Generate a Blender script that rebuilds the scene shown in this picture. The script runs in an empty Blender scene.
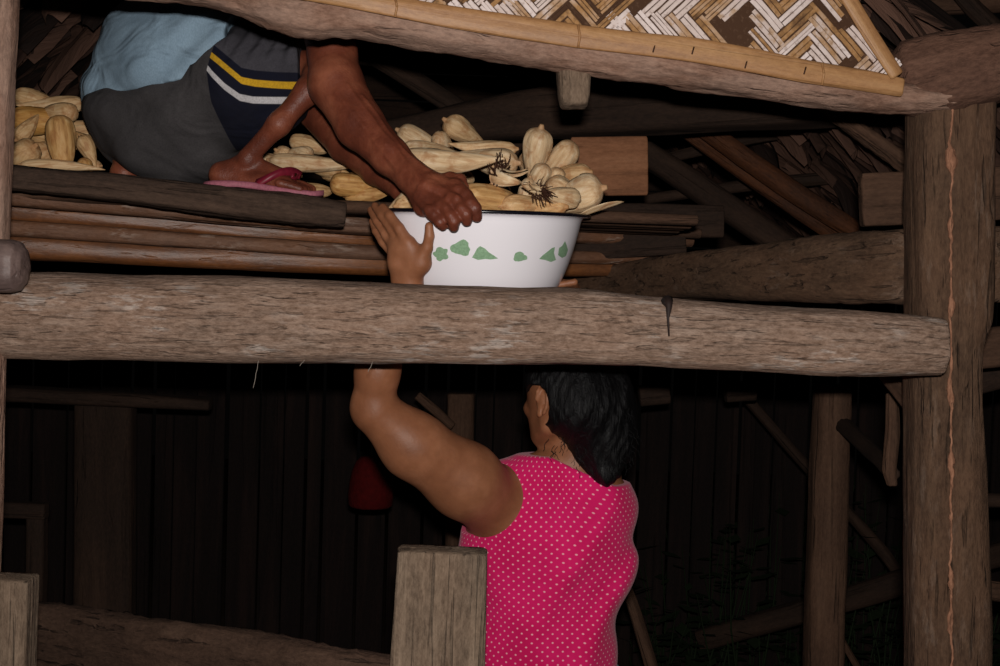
import bpy, bmesh, math, random
import numpy as np
from mathutils import Vector, Matrix, noise, Quaternion

# ------------------------------------------------------------------ camera, world, light
F = 1389.0
PITCH = math.radians(-2.4)
ROLL = math.radians(1.8)
CAMZ = 1.66
S = bpy.context.scene
cd = bpy.data.cameras.new('camera'); cam = bpy.data.objects.new('camera', cd)
S.collection.objects.link(cam); S.camera = cam
cd.sensor_width = 36.0; cd.lens = F * 36.0 / 1000.0
cd.clip_start = 0.05; cd.clip_end = 100
CM = (Matrix.Translation((0, 0, CAMZ)) @ Matrix.Rotation(math.pi / 2 + PITCH, 4, 'X') @ Matrix.Rotation(ROLL, 4, 'Z'))
cam.matrix_world = CM
CR = CM.to_3x3()

w = bpy.data.worlds.new('night'); S.world = w; w.use_nodes = True
w.node_tree.nodes['Background'].inputs[0].default_value = (0.5, 0.45, 0.42, 1)
w.node_tree.nodes['Background'].inputs[1].default_value = 0.002

# the camera's pop-up flash, the only lamp of the photograph
fl = bpy.data.lights.new('flash', 'AREA'); fl.shape = 'RECTANGLE'; fl.size = 0.06; fl.size_y = 0.03
fl.energy = 62.0; fl.color = (1.0, 0.95, 0.90)
flo = bpy.data.objects.new('flash', fl); S.collection.objects.link(flo)
flo.matrix_world = Matrix.Translation((0.012, -0.02, CAMZ + 0.10)) @ Matrix.Rotation(math.pi / 2 + math.radians(-0.5), 4, 'X')

S.view_settings.view_transform = 'Standard'; S.view_settings.look = 'None'
S.view_settings.exposure = 0.0; S.view_settings.gamma = 1.0
S.view_settings.use_curve_mapping = False


def P(px, py, Y):
    """point of the photograph at world depth Y"""
    d = CR @ Vector(((px - 500) / F, (333 - py) / F, -1.0))
    return Vector((0, 0, CAMZ)) + d * (Y / d.y)


def R(pix, Y):
    return pix * Y / F


def to_ground(a, b):
    d = b - a
    return a + d * (a.z / -d.z)


random.seed(7)
C = S.collection


# ------------------------------------------------------------------ materials
def lin(c):
    return tuple(((x / 255) / 12.92 if x / 255 <= 0.04045 else ((x / 255 + 0.055) / 1.055) ** 2.4) for x in c) + (1.0,)


class NT:
    def __init__(s, name):
        s.m = bpy.data.materials.new(name); s.m.use_nodes = True
        s.t = s.m.node_tree; s.b = s.t.nodes['Principled BSDF']

    def n(s, typ, **kw):
        k = s.t.nodes.new(typ)
        for a, v in kw.items(): setattr(k, a, v)
        return k

    def l(s, a, b): s.t.links.new(a, b)

    def coords(s, scale, which='Object'):
        c = s.n('ShaderNodeTexCoord'); m = s.n('ShaderNodeMapping')
        m.inputs['Scale'].default_value = scale
        s.l(c.outputs[which], m.inputs['Vector']); return m.outputs[0]

    def noise(s, vec, scale=1, detail=6, rough=0.6, dist=0.0):
        k = s.n('ShaderNodeTexNoise'); s.l(vec, k.inputs['Vector'])
        k.inputs['Scale'].default_value = scale; k.inputs['Detail'].default_value = detail
        k.inputs['Roughness'].default_value = rough; k.inputs['Distortion'].default_value = dist
        return k.outputs['Fac']

    def ramp(s, fac, stops):
        k = s.n('ShaderNodeValToRGB'); e = k.color_ramp.elements
        while len(e) < len(stops): e.new(0.5)
        for i, (p, c) in enumerate(stops):
            e[i].position = p; e[i].color = lin(c) if len(c) == 3 else c
        s.l(fac, k.inputs[0]); return k.outputs[0]

    def mix(s, fac, a, b, mode='MIX'):
        k = s.n('ShaderNodeMix', data_type='RGBA', blend_type=mode)
        if isinstance(fac, float): k.inputs['Factor'].default_value = fac
        else: s.l(fac, k.inputs['Factor'])
        for sock, v in ((k.inputs[6], a), (k.inputs[7], b)):
            if isinstance(v, tuple): sock.default_value = lin(v) if len(v) == 3 else v
            else: s.l(v, sock)
        return k.outputs[2]

    def math(s, op, a, b=0.0, c=None):
        k = s.n('ShaderNodeMath', operation=op)
        for i, v in enumerate((a, b) if c is None else (a, b, c)):
            if isinstance(v, (int, float)): k.inputs[i].default_value = v
            else: s.l(v, k.inputs[i])
        return k.outputs[0]

    def bump(s, h, strength=0.5, dist=0.01, normal=None):
        k = s.n('ShaderNodeBump'); k.inputs['Strength'].default_value = strength
        k.inputs['Distance'].default_value = dist
        s.l(h, k.inputs['Height'])
        if normal: s.l(normal, k.inputs['Normal'])
        return k.outputs[0]

    def out(s, col=None, rough=0.8, normal=None, spec=0.3):
        if col is not None:
            if isinstance(col, tuple): s.b.inputs['Base Color'].default_value = lin(col)
            else: s.l(col, s.b.inputs['Base Color'])
        if isinstance(rough, float): s.b.inputs['Roughness'].default_value = rough
        else: s.l(rough, s.b.inputs['Roughness'])
        s.b.inputs['Specular IOR Level'].default_value = spec
        if normal: s.l(normal, s.b.inputs['Normal'])
        return s.m


def wood(name, dark, mid, light, patch=None, patch_amt=0.5, along=1.5, across=28, crack=0.5, bumpd=0.006, rough=0.85, spec=0.2, patch_scale=7, white=None, fine_amt=.28, fine_s=1.0, white_amt=.75):
    m = NT(name)
    v = m.coords((along, across, across))
    oi = m.n('ShaderNodeObjectInfo')
    va = m.n('ShaderNodeVectorMath', operation='ADD'); m.l(v, va.inputs[0])
    sc = m.n('ShaderNodeVectorMath', operation='SCALE'); sc.inputs[3].default_value = 37.0
    cx = m.n('ShaderNodeCombineXYZ'); m.l(oi.outputs['Random'], cx.inputs[0]); m.l(oi.outputs['Random'], cx.inputs[1])
    m.l(cx.outputs[0], sc.inputs[0]); m.l(sc.outputs[0], va.inputs[1]); v = va.outputs[0]
    g = m.noise(v, 1.0, 10, 0.68, 0.4)
    col = m.ramp(g, [(0.28, dark), (0.5, mid), (0.72, light)])
    v2 = m.coords((patch_scale * 0.5, patch_scale, patch_scale))
    big = m.noise(v2, 1.0, 5, 0.6)
    if patch:
        f = m.ramp(big, [(0.42, (0, 0, 0)), (0.62, (255, 255, 255))])
        f2 = m.math('MULTIPLY', f, patch_amt)
        col = m.mix(f2, col, patch)
    if white:
        v3 = m.coords((14, 60, 60)); wn = m.noise(v3, 1.0, 6, 0.7)
        v4 = m.coords((5, 9, 9)); wm = m.noise(v4, 1.3, 3, 0.5)
        f = m.ramp(wn, [(0.52, (0, 0, 0)), (0.60, (255, 255, 255))])
        fm = m.ramp(wm, [(0.50, (0, 0, 0)), (0.62, (255, 255, 255))])
        col = m.mix(m.math('MULTIPLY', m.math('MULTIPLY', f, fm), white_amt), col, white)
    vc = m.coords((along * 1.2, across * 2.2, across * 2.2))
    cn = m.noise(vc, 1.0, 3, 0.5, 0.6)
    cr = m.ramp(cn, [(0.33, (255, 255, 255)), (0.40, (0, 0, 0))])
    col = m.mix(m.math('MULTIPLY', cr, crack), col, tuple(int(x * 0.35) for x in dark))
    fine = m.noise(m.coords((60 * fine_s, 160 * fine_s, 160 * fine_s)), 1.0, 5, 0.75)
    col = m.mix(float(fine_amt), col, m.ramp(fine, [(0.3, tuple(int(x * .5) for x in dark)), (0.7, light)]))
    h = m.math('ADD', m.math('MULTIPLY', g, 1.0), m.math('MULTIPLY', fine, 0.35))
    h = m.math('SUBTRACT', h, m.math('MULTIPLY', cr, 0.6))
    return m.out(col, rough, m.bump(h, 0.9, bumpd), spec)


M = {}
M['log'] = wood('weathered_log', (66, 48, 37), (128, 99, 80), (184, 160, 144), patch=(152, 114, 90), patch_amt=.5, along=10, across=60, crack=.14, white=(208, 196, 188), bumpd=.010, fine_amt=.5, fine_s=1.1)
M['post'] = wood('hewn_post', (36, 26, 20), (76, 56, 43), (112, 87, 68), patch=(104, 74, 55), patch_amt=.5, along=5, across=34, crack=.6, bumpd=.008, white=(150, 130, 116), white_amt=.3, fine_amt=.42)
M['beam'] = wood('upper_beam', (88, 60, 48), (136, 100, 82), (172, 140, 122), fine_amt=.45, patch=(176, 152, 138), patch_amt=.4, along=6, across=20, crack=.25, bumpd=.008, patch_scale=14)
M['board'] = wood('grey_board', (52, 42, 35), (108, 91, 76), (150, 130, 111), patch=(112, 86, 68), patch_amt=.4, along=3.0, across=55, crack=.6, bumpd=.006, fine_amt=.4)
M['darkplank'] = wood('dark_plank', (34, 24, 19), (66, 50, 41), (104, 82, 68), patch=(50, 38, 32), patch_amt=.5, along=2.5, across=30, crack=.6)
M['deckwood'] = wood('deck_pole', (54, 34, 24), (98, 68, 52), (136, 104, 84), patch=(120, 74, 40), patch_amt=.6, along=2, across=18, crack=.3, rough=.6, spec=.35, white=(170, 150, 136))
M['bamboo_orange'] = wood('aged_bamboo', (66, 36, 18), (116, 68, 34), (150, 96, 54), patch=(80, 56, 44), patch_amt=.8, along=1.5, across=30, crack=.2, rough=.42, spec=.5, bumpd=.002)
M['rail'] = wood('rough_rail', (44, 30, 24), (84, 62, 50), (120, 94, 78), patch=(58, 42, 34), patch_amt=.5, along=3, across=24, crack=.7, bumpd=.01)
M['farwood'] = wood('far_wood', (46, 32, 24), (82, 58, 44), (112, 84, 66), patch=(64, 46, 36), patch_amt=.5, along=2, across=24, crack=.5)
M['farwood2'] = wood('joint_wood', (58, 38, 30), (92, 64, 52), (124, 92, 76), patch=(110, 76, 60), patch_amt=.4, along=4, across=22, crack=.3, fine_amt=.45, bumpd=.008)
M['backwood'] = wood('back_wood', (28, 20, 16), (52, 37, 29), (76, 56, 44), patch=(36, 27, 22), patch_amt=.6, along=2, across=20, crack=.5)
M['rafter_bamboo'] = wood('smoked_bamboo', (38, 20, 12), (84, 46, 24), (116, 70, 40), patch=(50, 34, 27), patch_amt=.8, along=5, across=24, crack=.4, rough=.75, spec=.2, bumpd=.006)
M['dust_pole'] = wood('worn_pole', (58, 46, 44), (98, 80, 76), (128, 108, 102), along=3, across=20, crack=.1, rough=.5, spec=.4, bumpd=.002)
M['plank_red'] = wood('red_brown_board', (100, 62, 40), (138, 92, 64), (160, 114, 84), along=2, across=24, crack=.25, bumpd=.002)
M['bamboo'] = wood('yellow_bamboo', (124, 82, 50), (166, 120, 76), (190, 148, 102), patch=(142, 94, 60), patch_amt=.4, along=1.2, across=40, crack=.25, rough=.5, spec=.4, bumpd=.0015)
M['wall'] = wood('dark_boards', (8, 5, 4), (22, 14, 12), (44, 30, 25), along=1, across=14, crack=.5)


def mat_weave():
    m = NT('woven_bamboo')
    a = m.n('ShaderNodeAttribute', attribute_name='tone')
    v = m.coords((30, 30, 30)); n1 = m.noise(v, 1, 6, .65)
    v2 = m.coords((120, 120, 120)); n2 = m.noise(v2, 1, 4, .6)
    x = m.math('ADD', a.outputs['Fac'], m.math('MULTIPLY', m.math('SUBTRACT', n1, .5), .8))
    col = m.ramp(x, [(.0, (70, 48, 34)), (.20, (160, 120, 78)), (.36, (180, 152, 128)), (.42, (198, 180, 172)), (.85, (222, 208, 204))])
    col = m.mix(m.math('MULTIPLY', m.ramp(n2, [(.3, (255, 255, 255)), (.45, (0, 0, 0))]), .45), col, (110, 84, 66))
    return m.out(col, .85, m.bump(n2, .6, .002), .15)


M['weave'] = mat_weave()


def mat_skin(name, dark, mid, light, rough=.5, spec=.45, bump=.0018):
    m = NT(name)
    n1 = m.noise(m.coords((12, 12, 12)), 1, 5, .6)
    n2 = m.noise(m.coords((260, 260, 260)), 1, 3, .6)
    n3 = m.noise(m.coords((45, 45, 45)), 1, 4, .6)
    col = m.ramp(n1, [(.3, dark), (.52, mid), (.72, light)])
    h = m.math('ADD', m.math('MULTIPLY', n2, .5), n3)
    m.b.inputs['Subsurface Weight'].default_value = 0.06
    m.b.inputs['Subsurface Radius'].default_value = (.02, .008, .004)
    m.b.inputs['Subsurface Scale'].default_value = .3
    return m.out(col, rough, m.bump(h, .5, bump), spec)


M['skin_w'] = mat_skin('woman_skin', (122, 76, 51), (140, 90, 62), (160, 107, 77), .5, .35, .0015)
M['skin_m'] = mat_skin('man_skin', (86, 42, 30), (116, 60, 42), (148, 86, 62), .46, .4, .004)


def mat_hair(name='black_hair'):
    m = NT(name)
    v = m.coords((90, 90, 14)); n = m.noise(v, 1, 6, .65, 1.2)
    col = m.ramp(n, [(.35, (6, 6, 7)), (.62, (12, 11, 13)), (.8, (28, 27, 31))])
    return m.out(col, .5, m.bump(n, .9, .006), .2)


M['hair'] = mat_hair()


def mat_dots():
    m = NT('pink_polka_dot')
    uv = m.n('ShaderNodeUVMap', uv_map='cloth')
    sx = m.n('ShaderNodeSeparateXYZ'); m.l(uv.outputs[0], sx.inputs[0])
    d = 0.0185
    u = m.math('DIVIDE', sx.outputs[0], d); v = m.math('DIVIDE', sx.outputs[1], d)

    def grid(ou, ov):
        fu = m.math('SUBTRACT', m.math('FRACT', m.math('ADD', u, ou + 500)), .5)
        fv = m.math('SUBTRACT', m.math('FRACT', m.math('ADD', v, ov + 500)), .5)
        return m.math('SQRT', m.math('ADD', m.math('MULTIPLY', fu, fu), m.math('MULTIPLY', fv, fv)))
    dist = m.math('MINIMUM', grid(0, 0), grid(.5, .5))
    f = m.ramp(dist, [(.07, (255, 255, 255)), (.125, (0, 0, 0))])
    n = m.noise(m.coords((9, 9, 9)), 1, 4, .6)
    base = m.ramp(n, [(.3, (196, 14, 84)), (.7, (222, 28, 106))])
    col = m.mix(f, base, (240, 168, 180))
    wv = m.noise(m.coords((500, 500, 500)), 1, 2, .5)
    m.b.inputs['Sheen Weight'].default_value = .15
    return m.out(col, .85, m.bump(wv, .4, .001), .15)


M['pink'] = mat_dots()


def mat_cloth(name, a, b, fine=320, spec=.15):
    m = NT(name)
    n = m.noise(m.coords((8, 8, 8)), 1, 4, .6)
    f = m.noise(m.coords((fine, fine, fine * .6)), 1, 3, .6)
    col = m.mix(.25, m.ramp(n, [(.3, a), (.7, b)]), m.ramp(f, [(.35, tuple(int(x * .7) for x in a)), (.65, b)]))
    cr = m.noise(m.coords((7, 7, 12)), 1, 2, .45, 1.2)
    return m.out(col, .9, m.bump(f, .5, .001, m.bump(cr, .7, .03)), spec)


M['shirt'] = mat_cloth('blue_grey_knit', (128, 152, 172), (148, 172, 190))


def mat_shorts():
    m = NT('sport_shorts')
    def at(n): return m.n('ShaderNodeAttribute', attribute_name=n).outputs['Fac']
    def lt(a, t):   # soft step, 1 where a < t
        k = m.n('ShaderNodeMapRange'); m.l(a, k.inputs[0]); k.inputs[1].default_value = t - .4; k.inputs[2].default_value = t + .4
        k.inputs[3].default_value = 1; k.inputs[4].default_value = 0; return k.outputs[0]
    f = m.noise(m.coords((300, 300, 300)), 1, 3, .6)
    n = m.noise(m.coords((14, 14, 14)), 1, 4, .6)
    leg = m.mix(lt(at('above'), 0), (22, 24, 38), (70, 68, 74))
    leg = m.mix(lt(at('yellow_line'), 3.3), leg, (212, 164, 40))
    leg = m.mix(lt(at('white_line'), 3.2), leg, (206, 202, 204))
    col = m.mix(lt(at('panel'), 0), leg, (72, 69, 70))
    col = m.mix(m.math('MULTIPLY', m.ramp(f, [(.3, (255, 255, 255)), (.6, (0, 0, 0))]), .3), col, (24, 22, 24))
    col = m.mix(m.math('MULTIPLY', m.ramp(n, [(.4, (255, 255, 255)), (.6, (0, 0, 0))]), .2), col, (30, 28, 30))
    cr = m.noise(m.coords((6, 6, 10)), 1, 2, .45, 1.2)
    return m.out(col, .9, m.bump(f, .5, .001, m.bump(cr, .7, .03)), .12)


M['shorts'] = mat_shorts()


def plain(name, c, rough=.5, spec=.4, bump=0., bs=80):
    m = NT(name)
    n = m.noise(m.coords((bs, bs, bs)), 1, 4, .6)
    col = m.ramp(n, [(.3, tuple(int(x * .82) for x in c)), (.7, c)])
    return m.out(col, rough, m.bump(n, .5, bump) if bump else None, spec)


M['enamel'] = NT('white_enamel').out((242, 238, 244), .18, None, .5)
M['enamel_green'] = plain('green_stencil', (150, 186, 150), .35, .4, bs=300)
M['enamel_rim'] = plain('dark_blue_rim', (16, 16, 26), .25, .5)
M['sandal'] = plain('pink_foam', (176, 104, 120), .6, .3, .001, 200)
M['sandal_strap'] = plain('red_rubber_strap', (126, 28, 48), .45, .4)
M['nail'] = plain('finger_nail', (176, 116, 92), .35, .5)
M['eye'] = plain('eye_white', (230, 224, 216), .2, .5)
M['lip'] = plain('lip', (140, 72, 64), .45, .4)
M['red'] = plain('red_cloth', (78, 12, 12), .9, .1, .01, 60)
M['leafy'] = plain('dark_leaves', (34, 46, 26), .7, .2)
M['silk'] = plain('dark_corn_silk', (66, 40, 28), .7, .2)
M['soil'] = plain('soil', (66, 54, 44), .95, .1, .02, 6)
M['string'] = plain('cobweb_string', (150, 140, 130), .8, .2)


def mat_husk():
    m = NT('corn_husk')
    g = m.noise(m.coords((9, 110, 110)), 1, 5, .6, .3)
    pn = m.noise(m.coords((26, 36, 36)), 1, 5, .6, .6)
    a = m.n('ShaderNodeAttribute', attribute_name='tint', attribute_type='OBJECT')
    base = m.mix(a.outputs['Fac'], m.ramp(g, [(.3, (188, 148, 108)), (.5, (216, 186, 146)), (.7, (234, 212, 180))]),
                 m.ramp(g, [(.3, (140, 90, 40)), (.5, (186, 134, 66)), (.7, (210, 166, 100))]))
    f = m.ramp(pn, [(.52, (0, 0, 0)), (.68, (255, 255, 255))])
    col = m.mix(m.math('MULTIPLY', f, .55), base, (160, 100, 54))
    # the butt end is browner, and so are worn edges
    tc = m.n('ShaderNodeTexCoord'); sx = m.n('ShaderNodeSeparateXYZ'); m.l(tc.outputs['Object'], sx.inputs[0])
    e = m.ramp(m.math('ADD', m.math('MULTIPLY', sx.outputs[0], 14.0), m.math('MULTIPLY', pn, .9)), [(.42, (255, 255, 255)), (.70, (0, 0, 0))])
    col = m.mix(m.math('MULTIPLY', e, .6), col, (164, 112, 70))
    return m.out(col, .62, m.bump(m.math('ADD', g, pn), .6, .002), .3)


M['husk'] = mat_husk()
M['stalk'] = plain('husk_stub', (214, 176, 132), .7, .2, .002, 120)


def mat_thatch():
    m = NT('dried_leaf_roof')
    a = m.n('ShaderNodeAttribute', attribute_name='tone')
    g = m.noise(m.coords((6, 60, 6)), 1, 6, .6)
    x = m.math('ADD', m.math('MULTIPLY', a.outputs['Fac'], .6), m.math('MULTIPLY', g, .5))
    col = m.ramp(x, [(.15, (16, 10, 8)), (.5, (46, 31, 25)), (.8, (96, 70, 58))])
    return m.out(col, .8, m.bump(g, .8, .01), .2)


M['thatch'] = mat_thatch()


# ------------------------------------------------------------------ object helpers
def tag(o, label=None, cat=None, group=None, kind=None):
    if label: o['label'] = label
    if cat: o['category'] = cat
    if group: o['group'] = group
    if kind: o['kind'] = kind
    return o


def mesh_obj(name, verts, faces, mat, parent=None, smooth=True, frame=None, mats=None, midx=None):
    """verts in world space; frame = world matrix of the object (verts are moved into it)"""
    me = bpy.data.meshes.new(name)
    V = np.asarray([tuple(v) for v in verts] if not isinstance(verts, np.ndarray) else verts, dtype=np.float64)
    if frame is not None:
        inv = np.array(frame.inverted())
        V = V @ inv[:3, :3].T + inv[:3, 3]
    if isinstance(faces, np.ndarray):
        k = faces.shape[1]; nf = len(faces)
        me.vertices.add(len(V)); me.vertices.foreach_set('co', V.astype(np.float32).ravel())
        me.loops.add(nf * k); me.loops.foreach_set('vertex_index', faces.astype(np.int32).ravel())
        me.polygons.add(nf); me.polygons.foreach_set('loop_start', np.arange(0, nf * k, k, dtype=np.int32))
        me.polygons.foreach_set('loop_total', np.full(nf, k, dtype=np.int32))
        me.update(calc_edges=True)
    else:
        me.from_pydata([tuple(v) for v in V], [], faces); me.update()
    for mm in (mats or [mat]): me.materials.append(mm)
    if midx is not None: me.polygons.foreach_set('material_index', np.array(midx, dtype=np.int32))
    if smooth: me.polygons.foreach_set('use_smooth', np.ones(len(me.polygons), dtype=bool))
    o = bpy.data.objects.new(name, me); C.objects.link(o)
    if parent:
        o.parent = parent
        pm = parent.matrix_world if parent.type != 'EMPTY' else parent.matrix_world
        o.matrix_parent_inverse = Matrix()
        o.matrix_local = PM[parent].inverted() @ (frame if frame is not None else Matrix())
        PM[o] = (frame.copy() if frame is not None else Matrix())
    else:
        o.matrix_world = frame if frame is not None else Matrix()
        PM[o] = (frame.copy() if frame is not None else Matrix())
    return o


class _PM(dict):
    def __missing__(s, k): return Matrix()


PM = _PM()


def empty(name, loc, label=None, cat=None, group=None):
    o = bpy.data.objects.new(name, None); C.objects.link(o); o.empty_display_size = .05
    o.location = loc; PM[o] = Matrix.Translation(loc)
    return tag(o, label, cat, group)


def axis_frame(a, b, ref=Vector((0, 0, 1))):
    x = (b - a).normalized()
    if abs(x.dot(ref)) > .9: ref = Vector((1, 0, 0))
    y = ref.cross(x).normalized(); z = x.cross(y).normalized()
    m = Matrix((x, y, z)).transposed().to_4x4(); m.translation = a
    return m


def sweep(stations, n=36, power=2.0, amp=.004, freq=9, sub=10, grain=.0015, seed=0, jag=0.0, ref=Vector((0, 0, 1))):
    """stations: (centre, half_height, half_depth); returns verts, faces of a closed, rough swept solid.
    power 2 = round, 8 = squared"""
    st = []
    for i in range(len(stations) - 1):
        a, b = stations[i], stations[i + 1]
        for k in range(sub):
            t = k / sub; s = t
            st.append((a[0].lerp(b[0], s), a[1] * (1 - s) + b[1] * s, a[2] * (1 - s) + b[2] * s))
    st.append(stations[-1])
    # smooth radii and centres a little
    for _ in range(max(1, sub // 3)):
        st = [st[0]] + [((st[i - 1][0] + st[i][0] * 2 + st[i + 1][0]) / 4, (st[i - 1][1] + 2 * st[i][1] + st[i + 1][1]) / 4, (st[i - 1][2] + 2 * st[i][2] + st[i + 1][2]) / 4) for i in range(1, len(st) - 1)] + [st[-1]]
    V = []; Fc = []; L = 0; off = Vector((seed * 13.7, seed * 5.3, seed * 2.1))
    T = (stations[-1][0] - stations[0][0]).normalized()
    side = ref.cross(T).normalized(); up = T.cross(side).normalized()
    m = len(st)
    for i, (c, h, d) in enumerate(st):
        if i: L += (c - st[i - 1][0]).length
        for j in range(n):
            a = 2 * math.pi * (j + .5) / n
            ca, sa = math.cos(a), math.sin(a)
            r = (abs(ca) ** power + abs(sa) ** power) ** (-1 / power)
            q = Vector((L * freq * .35, ca * 1.3, sa * 1.3)) + off
            k = noise.fractal(q, 1.0, 2.0, 4) * amp
            g = noise.noise(Vector((L * 4, ca * 9, sa * 9)) + off) * grain
            if jag: k += jag * noise.fractal(Vector((L * 30, ca * 3, sa * 3)) + off, .8, 2.1, 3)
            V.append(c + up * (sa * r * h + sa * (k + g)) + side * (ca * r * d + ca * (k + g)))
    for i in range(m - 1):
        for j in range(n):
            a, b = i * n + j, i * n + (j + 1) % n
            Fc.append((a, b, b + n, a + n))
    # end caps: an inner ring slightly bulged
    for e, base in ((0, 0), (1, (m - 1) * n)):
        c = st[0][0] if e == 0 else st[-1][0]
        dirn = -T if e == 0 else T
        prev = list(range(base, base + n))
        for rr in (.93, .6, .25):
            ring = []
            for j in range(n):
                v = V[base + j]; q = c + (v - c) * rr + dirn * (.003 if rr > .9 else .004 + .002 * noise.noise(v * 60))
                V.append(q); ring.append(len(V) - 1)
            for j in range(n):
                f = (prev[j], prev[(j + 1) % n], ring[(j + 1) % n], ring[j])
                Fc.append(f[::-1] if e == 0 else f)
            prev = ring
        f = tuple(prev)
        Fc.append(f[::-1] if e == 0 else f)
    return V, Fc


def timber(name, pts, mat, label=None, cat=None, power=2.0, depth=None, parent=None, group=None, ref='z', **kw):
    """pts: (px, py, half_px, Y) along the timber as it shows in the photograph; depth = half depth in m or None = round"""
    st = []
    for p in pts:
        if len(p) == 4:
            c = P(p[0], p[1], p[3]); h = R(p[2], p[3])
        else:
            c, h = p
        st.append((c, h, depth if depth else h))
    rf = Vector((0, 0, 1)) if ref == 'z' else Vector((0, 1, 0))
    if ref == 'x':   # vertical timbers: 'height' axis lies across the picture
        rf = Vector((1, 0, 0))
    V, Fc = sweep(st, power=power, ref=rf, **kw)
    fr = axis_frame(st[0][0], st[-1][0], rf)
    o = mesh_obj(name, V, Fc, mat, parent, frame=fr)
    return tag(o, label, cat, group)


def vpost(name, top, bot, mat, label, cat='post', ground=True, depth=.06, **kw):
    """top/bot: (px, py, half_px, Y); runs on to the ground"""
    a = P(top[0], top[1], top[3]); b = P(bot[0], bot[1], bot[3])
    ha, hb = R(top[2], top[3]), R(bot[2], bot[3])
    pts = [(a, ha), (b, hb)]
    if ground:
        g = to_ground(a, b)
        pts.append((g, hb))
    return timber(name, pts, mat, label, cat, depth=depth, ref='x', **kw)


def tube(path, radii, n=10, cap=True):
    V = []; Fc = []; m = len(path)
    path = [Vector(p) for p in path]
    pu = None
    for i, p in enumerate(path):
        t = (path[min(i + 1, m - 1)] - path[max(i - 1, 0)]).normalized()
        if pu is None:
            ref = Vector((0, 0, 1)) if abs(t.z) < .9 else Vector((1, 0, 0))
            u = (ref - t * ref.dot(t)).normalized()
        else:
            u = (pu - t * pu.dot(t)).normalized()
        pu = u; s = t.cross(u); r = radii[i] if hasattr(radii, '__len__') else radii
        for j in range(n):
            a = 2 * math.pi * j / n
            V.append(p + u * math.cos(a) * r + s * math.sin(a) * r)
    for i in range(m - 1):
        for j in range(n):
            a, b = i * n + j, i * n + (j + 1) % n
            Fc.append((a, b, b + n, a + n))
    if cap:
        Fc.append(tuple(range(n))[::-1]); Fc.append(tuple(range((m - 1) * n, m * n)))
    return V, Fc


def join(parts):
    V = []; Fc = []
    for v, f in parts:
        o = len(V); V += list(v); Fc += [tuple(i + o for i in q) for q in f]
    return V, Fc


# ------------------------------------------------------------------ signed-distance bodies (one continuous surface each)
def A(v): return np.array(v, dtype=np.float32)


def cone(a, b, ra, rb):
    a, b = A(a), A(b)
    def f(p):
        ab = b - a; d = p - a
        t = np.clip((d @ ab) / max(float(ab @ ab), 1e-9), 0, 1)
        q = d - t[..., None] * ab
        return np.sqrt((q * q).sum(-1)) - (ra + (rb - ra) * t)
    f.lo = np.minimum(a, b) - max(ra, rb); f.hi = np.maximum(a, b) + max(ra, rb)
    return f


def ell(c, r, rot=None):
    c, r = A(c), A(r)
    Rm = np.array(rot, dtype=np.float32) if rot is not None else np.eye(3, dtype=np.float32)  # columns = axes
    def f(p):
        q = (p - c) @ Rm
        k0 = np.sqrt(((q / r) ** 2).sum(-1)); k1 = np.sqrt(((q / (r * r)) ** 2).sum(-1)) + 1e-9
        return k0 * (k0 - 1) / k1
    f.lo = c - r.max(); f.hi = c + r.max()
    return f


def smin(a, b, k):
    if k <= 0: return np.minimum(a, b)
    h = np.clip(.5 + .5 * (b - a) / k, 0, 1)
    return b * (1 - h) + a * h - k * h * (1 - h)


def union(fs, k):
    def f(p):
        d = fs[0](p)
        for g in fs[1:]: d = smin(d, g(p), k)
        return d
    f.lo = np.min([g.lo for g in fs], axis=0); f.hi = np.max([g.hi for g in fs], axis=0)
    return f


def chain(pts, k=.004):
    """pts: (vector, radius)"""
    if len(pts) == 1:
        return ell(pts[0][0], (pts[0][1],) * 3)
    return union([cone(pts[i][0], pts[i + 1][0], pts[i][1], pts[i + 1][1]) for i in range(len(pts) - 1)], k)


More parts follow.
